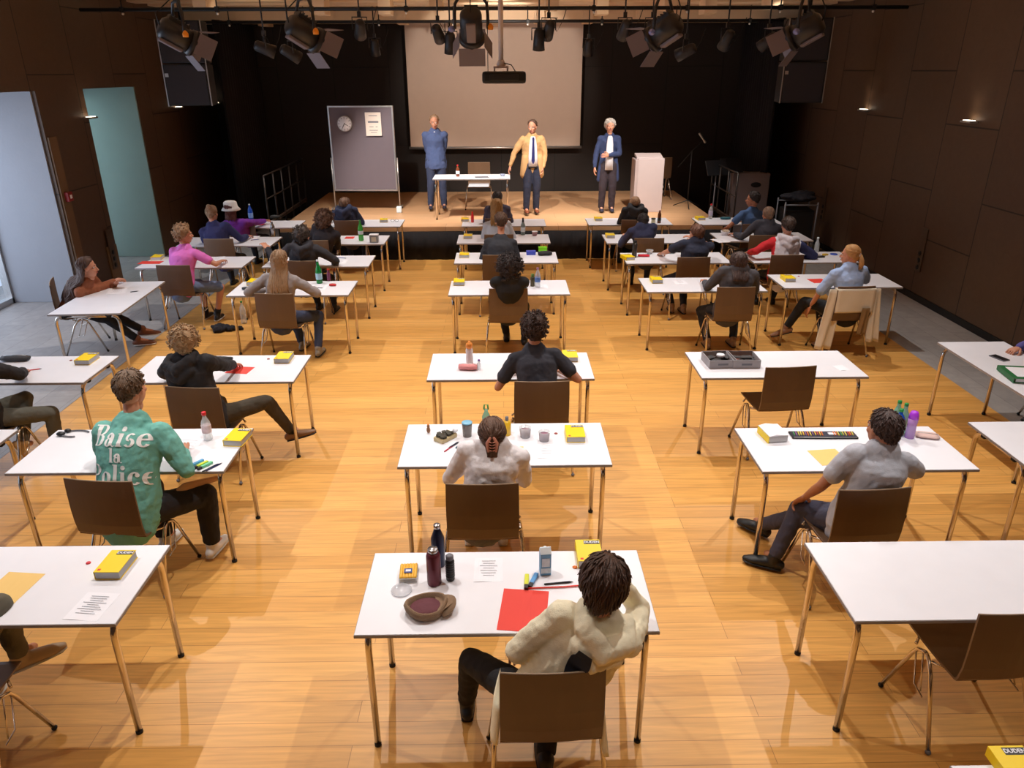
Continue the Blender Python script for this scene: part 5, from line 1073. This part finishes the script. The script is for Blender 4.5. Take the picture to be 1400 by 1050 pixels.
# pencil cases, pouches
def pouch(q, rz, lb, c, d=(.2, .07, .05), extra=None, cat='pencil case', z=0):
    t = thing('pencil_case', lb, cat, on(q, TZ + z), rz); m = MB(); m.tube([(-d[0] / 2, 0, d[2] / 2), (-d[0] * .3, 0, d[2] / 2), (d[0] * .3, 0, d[2] / 2), (d[0] / 2, 0, d[2] / 2)], [d[1] * .4, d[1] / 2, d[1] / 2, d[1] * .38], 14, xaxis=(0, 1, 0), ry=[d[2] * .38, d[2] / 2, d[2] / 2, d[2] * .35])
    m.build('pouch', mat('pouch_%d_%d_%d' % c, c, .7, bump=.4, bscale=40), t); MB().tube([(-d[0] * .42, 0, d[2] * .93), (0, .004, d[2] * 1.01), (d[0] * .42, 0, d[2] * .93)], .003, 6).build('zip', M_alu, t)
    return t
pouch((-0.306, 5.999), -.1, 'pink and white boat shaped pencil pouch in front of the charcoal t-shirt', (232, 150, 150), (.16, .08, .05))
pouch((-2.526, 6.265), -.05, 'black pencil case near the hand of the person in the black hoodie', (40, 40, 44), (.2, .05, .04)); pouch((-4.382, 6.31), 0, 'dark pencil case at the left photo edge', (60, 60, 64), (.24, .09, .05))
pouch((-3.025, 8.622), .1, 'dark grey glasses case by the long haired girl', (50, 54, 62), (.13, .05, .035), cat='case'); pouch((0.596, 10.293), .1, 'black pencil case on the fifth table of the middle column', (34, 34, 38), (.19, .1, .06))
pouch((1.959, 10.162), -.1, 'bright red case on the table of the boy in the navy t-shirt', (206, 24, 44), (.16, .05, .035)); pouch((2.379, 10.373), 0, 'round grey case near the elbow of the boy in the navy t-shirt', (92, 98, 106), (.12, .1, .035), cat='case')
pouch((3.862, 12.896), 0, 'teal pencil case on the table of the boy in blue', (30, 90, 104), (.17, .07, .045)); pouch((-3.98, 13.245), 0, 'dark open pencil case on the far left table', (38, 36, 34), (.17, .09, .06)); pouch((-2.048, 8.757), 0, 'small red eraser case next to the green bottle', (225, 60, 60), (.08, .04, .03), cat='case')
pouch((3.848, 10.147), .2, 'turquoise case on top of the yellow dictionary', (40, 170, 210), (.15, .07, .045), z=.05); pouch((2.976, 4.641), -.3, 'pale pink zipped pouch at the right of the man in grey', (216, 184, 176), (.15, .1, .025))
def boxy(name, q, rz, lb, c, d, cat):
    t = thing(name, lb, cat, on(q), rz); MB().box((0, 0, d[2] * .4), (d[0], d[1], d[2] * .8), bev=.006).build('base', mat('bx_%d_%d_%d' % c, c, .45), t); MB().box((0, 0, d[2] * .88), (d[0] * 1.03, d[1] * 1.03, d[2] * .22), bev=.005).build('lid', mat('bx_%d_%d_%d' % c, c), t); return t
boxy('lunch_box', (0.403, 10.344), 0, 'blue lunch box on the fifth table of the middle column', (64, 80, 190), (.13, .08, .055), 'box'); boxy('lunch_box', (0.577, 10.522), 0, 'lime green lunch box behind the black pencil case', (130, 220, 20), (.12, .08, .07), 'box')
t = thing('glass_bowl', 'clear bowl of food beside the bright red case', 'bowl', on((2.072, 10.337)), 0); MB().lathe([(.001, 0), (.03, 0), (.055, .055), (.052, .055), (.028, .004), (.001, .004)]).build('bowl', M_water, t); MB().ell((0, 0, .03), (.042, .042, .018)).build('food', mat('salad', (150, 110, 90), .8, var=.6, vscale=60), t)
t = thing('snack_bowl', 'white bowl of snacks on the table before the person in dark grey', 'bowl', on((3.49, 11.605)), 0); MB().lathe([(.001, 0), (.04, 0), (.07, .06), (.066, .06), (.038, .005), (.001, .005)]).build('bowl', M_paper, t)
m = MB(); rnd = random.Random(8)
for i in range(14): m.ell((rnd.uniform(-.04, .04), rnd.uniform(-.04, .04), .055 + rnd.uniform(0, .02)), (.018, .014, .012), u=8, v=6)
m.build('snacks', mat('snack_cream', (222, 205, 180), .7), t)
boxy('food_container', (4.357, 10.044), .2, 'dark sunglasses and wrappers box by the right wall', (60, 60, 62), (.14, .06, .02), 'case'); t = thing('tape_disc', 'blue round disc at the right wall table end', 'disc', on((4.629, 10.212)), 0); MB().lathe(cyl(.05, 0, .012)).build('disc', mat('disc_blue', (60, 90, 190), .4), t)
boxy('food_container', (4.49, 10.172), .4, 'small yellow box at the right wall table', (220, 180, 60), (.07, .05, .02), 'box')
# scissors-like headphones, phone etc.
t = thing('headphones', 'grey wired headphones curled on the teal person\'s table', 'headphones', on((-3.066, 4.808), TZ + .008), 0)
MB().tube([(.12 * math.cos(a) * .8, .05 * math.sin(a), 0) for a in [PI * (.15 + i * .075) for i in range(20)]], .006, 8).build('band', M_grey, t); MB().ell((-.09, -.02, .008), (.03, .022, .016)).ell((-.07, .035, .006), (.024, .018, .014)).build('ear_pad', M_blk, t)
t = thing('phone', 'dark phone with a metal rim near the fist at the right edge', 'phone', on((4.429, 6.15)), .3); MB().box((0, 0, .005), (.08, .15, .01), bev=.004).build('body', M_grey, t); MB().box((0, 0, .0102), (.07, .14, .0008)).build('screen', M_blk, t)
t = thing('phone', 'black phone beside the girl in the brown jacket', 'phone', on((-4.81, 8.902)), .3); MB().box((0, 0, .005), (.075, .15, .01), bev=.004).build('body', M_blk, t); MB().box((0, 0, .0102), (.065, .14, .0008)).build('screen', M_blk, t)
t = thing('ring_binder', 'green ring binder at the right photo edge', 'binder', on((4.349, 5.705)), -.15); MB().box((0, 0, .008), (.28, .3, .004), bev=.001).box((0, 0, .045), (.28, .3, .004), bev=.001).box((-.14, 0, .0265), (.004, .3, .04)).build('cover', mat('binder_green', (40, 110, 60), .5), t); MB().box((.005, 0, .026), (.25, .28, .03)).build('pages', M_paper, t); MB().box((0, 0, .0475), (.2, .22, .001)).build('label_sheet', M_paper, t)
# open dictionary lying face down
t = thing('dictionary', 'thick book with open pale pages and yellow spine by the man in grey', 'book', on((1.889, 4.653)), .12); MB().box((0, 0, .03), (.14, .17, .05), (0, .0, 0), bev=.006).box((0, 0, .0555), (.146, .176, .002)).build('pages', M_pages, t); MB().box((-.072, 0, .028), (.004, .178, .052)).build('spine', M_yel, t); m = MB(); m.loft([[V((-.07, y, .056)), V((-.02, y, .068)), V((.04, y, .06)), V((.074, y, .058)), V((.074, y, .056)), V((-.07, y, .055))] for y in (-.09, .09)], smooth=False); m.build('open_page', M_paper, t)
# long pencil roll
t = thing('pencil_roll', 'open black zip case of coloured pencils on the table of the man in grey', 'pencil case', on((2.252, 4.668)), -.03)
MB().box((0, 0, .007), (.46, .10, .014), bev=.006).build('case', M_blk, t); MB().box((0, 0, .0145), (.44, .085, .002)).build('lining', mat('lining_dark', (52, 52, 66), .8), t)
rnd = random.Random(9); cols = [(230, 120, 50), (240, 190, 60), (90, 160, 90), (200, 80, 60), (230, 210, 90), (150, 100, 150)]
for k in range(26):
    x = -.21 + k * .0165 + rnd.uniform(-.002, .002)
    if 12 < k < 17: continue
    cc = cols[rnd.randrange(6)]; MB().tube([(x, -.03 + rnd.uniform(0, .01), .019), (x + .008, .03, .019)], .0042, 6).build('pencil', mat('pen_%d_%d_%d' % cc, cc, .5), t)
MB().box((.06, -.0, .018), (.05, .03, .006), bev=.002).build('eraser', M_paper, t); MB().tube([(-.22, -.048, .014), (0, -.052, .014), (.22, -.048, .014)], .003, 6).build('zip', M_alu, t)
# grey cardboard boxes
def gbox(q, rz, lb, inner, fill):
    t = thing('storage_box', lb, 'box', on(q), rz, 'grey boxes'); w, d, h, k = .235, .235, .075, .004; g = mat('grey_board', (172, 168, 172), .8)
    MB().box((0, 0, k / 2), (w, d, k)).box((0, -d / 2, h / 2), (w, k, h)).box((0, d / 2, h / 2), (w, k, h)).box((-w / 2, 0, h / 2), (k, d, h)).box((w / 2, 0, h / 2), (k, d, h)).build('tray', g, t)
    MB().box((0, 0, .006), (w - .01, d - .01, .004)).build('lining', inner, t); MB().box((0, -d / 2 - .0025, h * .5), (.09, .001, .018)).build('label', M_ink, t)
    rnd = random.Random(fill); m = MB()
    for i in range(9): m.box((rnd.uniform(-.07, .07), rnd.uniform(-.07, .05), .02 + i * .004), (.09, .06, .012), (rnd.uniform(-.1, .1), rnd.uniform(-.1, .1), rnd.uniform(0, 3)), bev=.003)
    m.build('contents', mat('contents_black', (42, 36, 38), .6, var=.2), t)
    if fill == 1: MB().lathe(cyl(.035, 0, .02), c=(.02, .02, .06)).build('roll', M_paper, t)
gbox((1.894, 6.085), .06, 'open grey cardboard box with a white roll inside', mat('lin_brown', (120, 104, 96), .8), 1); gbox((2.106, 6.08), .0, 'open grey cardboard box with reddish inside, right of its twin', mat('lin_rust', (150, 92, 78), .8), 2)
for lb, q, c in (('tiny red dot left of the titled dictionary', (-2.199, 3.282), (220, 50, 60)), ('tiny brown dot near the dictionary by the black hoodie', (-2.115, 6.292), (150, 60, 60)), ('tiny red dot left of the dictionary at the left edge', (-3.885, 6.298), (150, 60, 60)), ('tiny red dot near the food jars', (0.37, 4.744), (150, 60, 60)), ('tiny dot left of the red folder of the girl in blue', (3.701, 9.038), (190, 60, 120)), ('tiny orange candy left of the cream person\'s head', (0.363, 3.195), (230, 120, 40))):
    t = MB().lathe([(.001, 0), (.012, 0), (.013, .003), (.01, .006), (.001, .007)], seg=14).build('ear_plug', mat('dot_%d_%d_%d' % c, c, .5)); t.location = on(q); tag(t, lb, 'small item')
pouch((-2.434, 12.849), .2, 'white wrinkled paper bag on the table by the pinboard', (214, 208, 206), (.12, .1, .06), cat='bag')
pouch((-3.166, 5.233), 0, 'x', (226, 214, 80), (.05, .04, .03)) if False else None
t = thing('glasses', 'dark glasses on the table by the stage before the pinboard', 'glasses', on((-1.84, 12.895), TZ + .01), 0); MB().tube([(-.06 + .03 * math.cos(a) + .02, .0, .02 * math.sin(a) + .01) for a in [2 * PI * i / 12 for i in range(13)]], .003, 6).tube([(.03 + .03 * math.cos(a), .0, .02 * math.sin(a) + .01) for a in [2 * PI * i / 12 for i in range(13)]], .003, 6).tube([(-.01, 0, .012), (0, 0, .012)], .003, 6).build('frame', M_blk, t)
t = thing('glasses', 'dark glasses on the table of the girl in light blue', 'glasses', on((4.112, 8.92), TZ + .01), .2); MB().tube([(-.06 + .03 * math.cos(a) + .02, .0, .02 * math.sin(a) + .01) for a in [2 * PI * i / 12 for i in range(13)]], .003, 6).tube([(.03 + .03 * math.cos(a), .0, .02 * math.sin(a) + .01) for a in [2 * PI * i / 12 for i in range(13)]], .003, 6).tube([(-.01, 0, .012), (0, 0, .012)], .003, 6).build('frame', M_blk, t)
# ============================================================ on the floor
def heap(name, lb, cat, loc, r, m, seed, disp=.05):
    b = MB(); rnd = random.Random(seed)
    for i in range(9): b.ell((rnd.uniform(-1, 1) * r[0] * .6, rnd.uniform(-1, 1) * r[1] * .6, r[2] * .45), (r[0] * .45, r[1] * .5, r[2] * rnd.uniform(.4, .6)), u=12, v=8)
    b.tube([(r[0] * .5, 0, .03), (r[0] * 1.5, r[1] * .2, .025)], [.05, .02], 10, ry=[.03, .015])
    vs, fs = remesh(b, .012, 2, disp, .06); o = MB().add([(v[0], v[1], max(v[2], .001)) for v in vs], fs).build(name, m); o.location = loc; tag(o, lb, cat)
heap('jacket', 'black jacket lying crumpled on the floor under the long haired girl\'s table', 'jacket', (*(-3.659, 9.309), 0), (.17, .12, .08), mat('black_fabric', (28, 26, 34), .9, bump=.3), 3)
t = bottle('water_bottle', (-3.487, 9.611), 'clear bottle standing on the floor beside the black jacket', pet(.04, .3), M_water, [('cap', cap(.015, .29, .31), mat('cap_green', (0, 0, 0)))]); t.location.z = 0
heap('bag', 'dark bag on the floor under the far left tables', 'bag', (-3.2, 12.3, 0), (.16, .12, .16), mat('black_fabric', (0, 0, 0)), 6)
# coat over the chair of the girl in blue
x, y, z, yaw = CP['RB4']; t = thing('coat', 'cream coat hanging over the chair back of the girl in light blue', 'coat', (x, y, 0), yaw)
M_coat = mat('cream_coat', (226, 214, 192), .9, bump=.25, bscale=60, var=.06)
def panel(x0, x1, z0, z1, y0, y1, wv=.012, n=14, skew=0):
    m = MB(); rg = []
    for i in range(n + 1):
        tt = i / n; zz = z1 + (z0 - z1) * tt; row = []
        for j in range(13):
            s_ = j / 12; xx = x0 + (x1 - x0) * s_ + skew * tt; row.append(V((xx, y0 + (y1 - y0) * tt + wv * math.sin(s_ * 9 + tt * 2) * (.3 + tt), zz)))
        rg.append(row + [p + V((0, -.012, 0)) for p in row[::-1]])
    return m.loft(rg)
m = panel(-.22, .22, .56, .835, -.275, -.27, .004); m.box((0, -.24, .832), (.45, .085, .016), bev=.007); m.build('back_panel', M_coat, t)
panel(-.30, -.13, .10, .83, -.235, -.2, .02, skew=-.05).build('side_panel', M_coat, t); panel(.16, .29, .20, .83, -.245, -.26, .02, skew=.06).build('side_panel', M_coat, t)
panel(.08, .17, .3, .62, -.30, -.28, .01).build('lining', mat('coat_lining', (140, 110, 70), .9), t)
# ============================================================ stage things
SZ = .58
t = thing('pinboard', 'large grey pinboard on white legs at the left of the stage', 'board', (-2.66, 15.0, SZ), -.06)
MB().box((0, 0, 1.16), (1.2, .03, 1.5)).build('panel', mat('board_grey', (112, 102, 110), .85, bump=.1), t)
f = MB()
for sx in (-1, 1): f.box((sx * .61, 0, 1.16), (.03, .045, 1.56), bev=.004)
for z in (.39, 1.93): f.box((0, 0, z), (1.25, .045, .03), bev=.004)
f.build('frame', M_alu, t)
for sx in (-1, 1):
    l = MB().tube([(sx * .645, 0, .06), (sx * .645, 0, 1.0)], .014, 8).box((sx * .645, 0, .06), (.04, .5, .03), bev=.006).build('leg', M_alu, t)
    for sy in (-1, 1): MB().tube([(sx * .645 - .012, sy * .23, .03), (sx * .645 + .012, sy * .23, .03)], .03, 12).build('caster', M_blk, l)
t = thing('wall_clock', 'round white clock hung on the grey pinboard', 'clock', (-2.96, 14.95, SZ + 1.63), -.06)
c = MB().lathe([(.001, 0), (.135, 0), (.14, .01), (.14, .035), (.132, .04), (.13, .034), (.001, .034)], seg=36, M=Matrix.Rotation(PI / 2, 3, 'X')).build('case', M_alu, t); MB().lathe([(.001, .0345), (.128, .0345), (.128, .036), (.001, .036)], seg=36, M=Matrix.Rotation(PI / 2, 3, 'X')).build('dial', M_paper, c)
m = MB()
for k in range(12): a = k * PI / 6; m.box((.108 * math.sin(a), -.0365, .108 * math.cos(a)), (.008, .001, .028), (0, a, 0))
m.build('hour_mark', M_blk, c); m = MB().box((.03, -.038, -.018), (.085, .001, .009), (0, .5, 0)).box((-.02, -.038, -.03), (.012, .001, .1), (0, .5, 0)); m.build('hands', M_blk, c)
t = thing('notice', 'white notice sheet pinned on the grey pinboard', 'notice', (-2.42, 14.93, SZ + 1.62), -.06); MB().box((0, 0, 0), (.3, .004, .42)).build('sheet', mat('notice_paper', (236, 222, 210), .8), t)
m = MB()
for z, w_, h_ in ((.15, .16, .012), (.04, .2, .03), (-.05, .08, .01), (-.05, .04, .01), (-.11, .16, .01), (-.15, .12, .008)): m.box((0 if z != -.05 else (.06 if w_ < .05 else -.04), -.003, z), (w_, .001, h_))
m.build('print', M_ink, t)
DZ = SZ + .7402
def sput(o, x, y, z=DZ): o.location = (x, y, z)
t = bottle('water_bottle', (0, 0), 'brown bottle on the stage table', pet(.034, .2), mat('amber_glass', (0, 0, 0)), [('label', [(.0345, .05), (.0352, .052), (.0352, .1), (.0345, .102)], M_lab), ('cap', cap(.014, .19, .21), mat('cap_red', (0, 0, 0)))]); sput(t, -.81, 14.2)
for i, (x, y, lb) in enumerate(((-1.05, 14.2, 'sheet at the left end of the stage table'), (-.35, 14.1, 'dark grey sheet in the middle of the stage table'), (-.1, 14.12, 'white sheet right of the middle of the stage table'))):
    o = sheet((0, 0), .1 * i, .28, .2, None if i != 1 else mat('grey_sheet', (96, 100, 108), .8), lb, lines=3, group='papers on the stage table'); sput(o, x, y)
t = thing('glass_bowl', 'small glass dish at the right end of the stage table', 'bowl', (.02, 14.22, DZ), 0); MB().lathe([(.001, 0), (.03, 0), (.055, .04), (.05, .04), (.028, .004), (.001, .004)]).build('bowl', mat('dish_glass', (150, 160, 185), .15, alpha=.8), t)
MB().box((-.45, 15.02, SZ + .468), (.4, .38, .012), bev=.005).build('seat_pad', mat('pad_pale', (210, 215, 225), .7)); bpy.data.objects['seat_pad']['label'] = 'pale seat pad on the chair behind the stage table'; bpy.data.objects['seat_pad']['category'] = 'cushion'
t = thing('lectern', 'tall pale grey lectern at the right of the stage', 'lectern', (2.8, 14.75, SZ), 0)
M_lec = mat('lectern_grey', (196, 180, 178), .6)
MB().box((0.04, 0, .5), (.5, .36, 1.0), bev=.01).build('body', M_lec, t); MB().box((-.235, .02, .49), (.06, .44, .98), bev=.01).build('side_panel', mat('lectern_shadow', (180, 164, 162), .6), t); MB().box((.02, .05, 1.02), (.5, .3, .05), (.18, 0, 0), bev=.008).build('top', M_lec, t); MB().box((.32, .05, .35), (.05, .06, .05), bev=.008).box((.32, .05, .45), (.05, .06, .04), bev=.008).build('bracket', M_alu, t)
t = thing('microphone_stand', 'black microphone stand with tripod base right of the lectern', 'microphone stand', (3.72, 15.1, SZ), 0)
MB().tube([(0, 0, .12), (0, 0, 1.08)], .011, 8).build('pole', M_blk, t)
for k in range(3): a = k * 2.1 + .4; MB().tube([(0, 0, .14), (.3 * math.cos(a), .3 * math.sin(a), .012)], .009, 8).build('leg', M_blk, t)
MB().tube([(-.25, .0, .78), (0, 0, 1.08), (.2, 0, 1.28)], .008, 8).build('boom', M_blk, t); MB().tube([(.12, 0, 1.4), (.2, 0, 1.3), (.24, 0, 1.25)], [.02, .016, .024], 10, rounded=True).build('microphone', M_alu, t)
for (x, y, lb) in ((4.1, 14.6, 'folded grey music stand by the right stage corner'), (4.5, 15.0, 'grey music stand farther from the lectern')):
    t = thing('music_stand', lb, 'music stand', (x, y, 0), .3, 'music stands'); MB().tube([(0, 0, .15), (0, 0, 1.35)], .012, 8).build('pole', M_grey, t)
    for k in range(3): a = k * 2.1; MB().tube([(0, 0, .3), (.25 * math.cos(a), .25 * math.sin(a), .012)], .009, 6).build('leg', M_grey, t)
    MB().box((0, 0, 1.4), (.45, .02, .3), (-.5, 0, 0), bev=.006).build('desk', M_blk, t)
for side, x in (('left', -4.15), ('right', 4.15)):
    t = thing('stage_railing', 'dark metal railing along the %s side of the stage' % side, 'railing', (x, 13.4, 0), 0, None)
    for k in range(6 if side == 'left' else 4):
        MB().tube([(0, k * .55, .02), (0, k * .55, 1.45)], .016, 8).build('post', mat('rail_metal', (50, 42, 38), .4, .6), t)
    L_ = 2.75 if side == 'left' else 1.65
    for z in (.62, 1.45, 1.05): MB().tube([(0, 0, z), (0, L_, z)], .014, 8).build('rail', mat('rail_metal', (0, 0, 0)), t)
    MB().box((0, L_ / 2, .62), (.02, L_, .07), bev=.004).build('toe_board', mat('toe_metal', (90, 76, 66), .4, .4), t)
t = thing('grey_cabinet', 'tall grey board with an oval hole by the right wall', 'cabinet', (4.95, 15.2, 0), -.1); MB().box((0, 0, .62), (.72, .3, 1.24), bev=.02).build('body', mat('cab_grey', (122, 108, 106), .6), t); MB().ell((.1, -.152, 1.02), (.1, .01, .05)).build('handle_hole', M_black, t)
t = thing('equipment_cart', 'black cart with covers and a metal frame in front of the grey board', 'cart', (5.35, 13.6, 0), -.1)
MB().box((0, 0, .45), (.5, .5, .7), bev=.02).build('case', M_black, t)
for sx in (-1, 1):
    for sy in (-1, 1): MB().tube([(sx * .28, sy * .27, .02), (sx * .28, sy * .27, .95)], .014, 8).build('post', M_grey, t)
for sy in (-1, 1): MB().tube([(-.28, sy * .27, .9), (.28, sy * .27, .9)], .014, 8).build('rail', M_grey, t)
b = MB()
for p, r in (((0, 0, 1.0), (.32, .26, .07)), ((-.2, -.1, 1.03), (.16, .12, .05)), ((.1, .05, 1.06), (.2, .14, .05))): b.ell(p, r)
vs, fs = remesh(b, .014, 2, .04, .08); MB().add(vs, fs).build('cover', mat('black_fabric', (0, 0, 0)), t)
tag(MB().box((-2.0, 14.7, SZ + .06), (.1, .1, .12), bev=.02).build('door_stop', M_lab), 'small white and black object on the stage by the pinboard foot', 'small item')
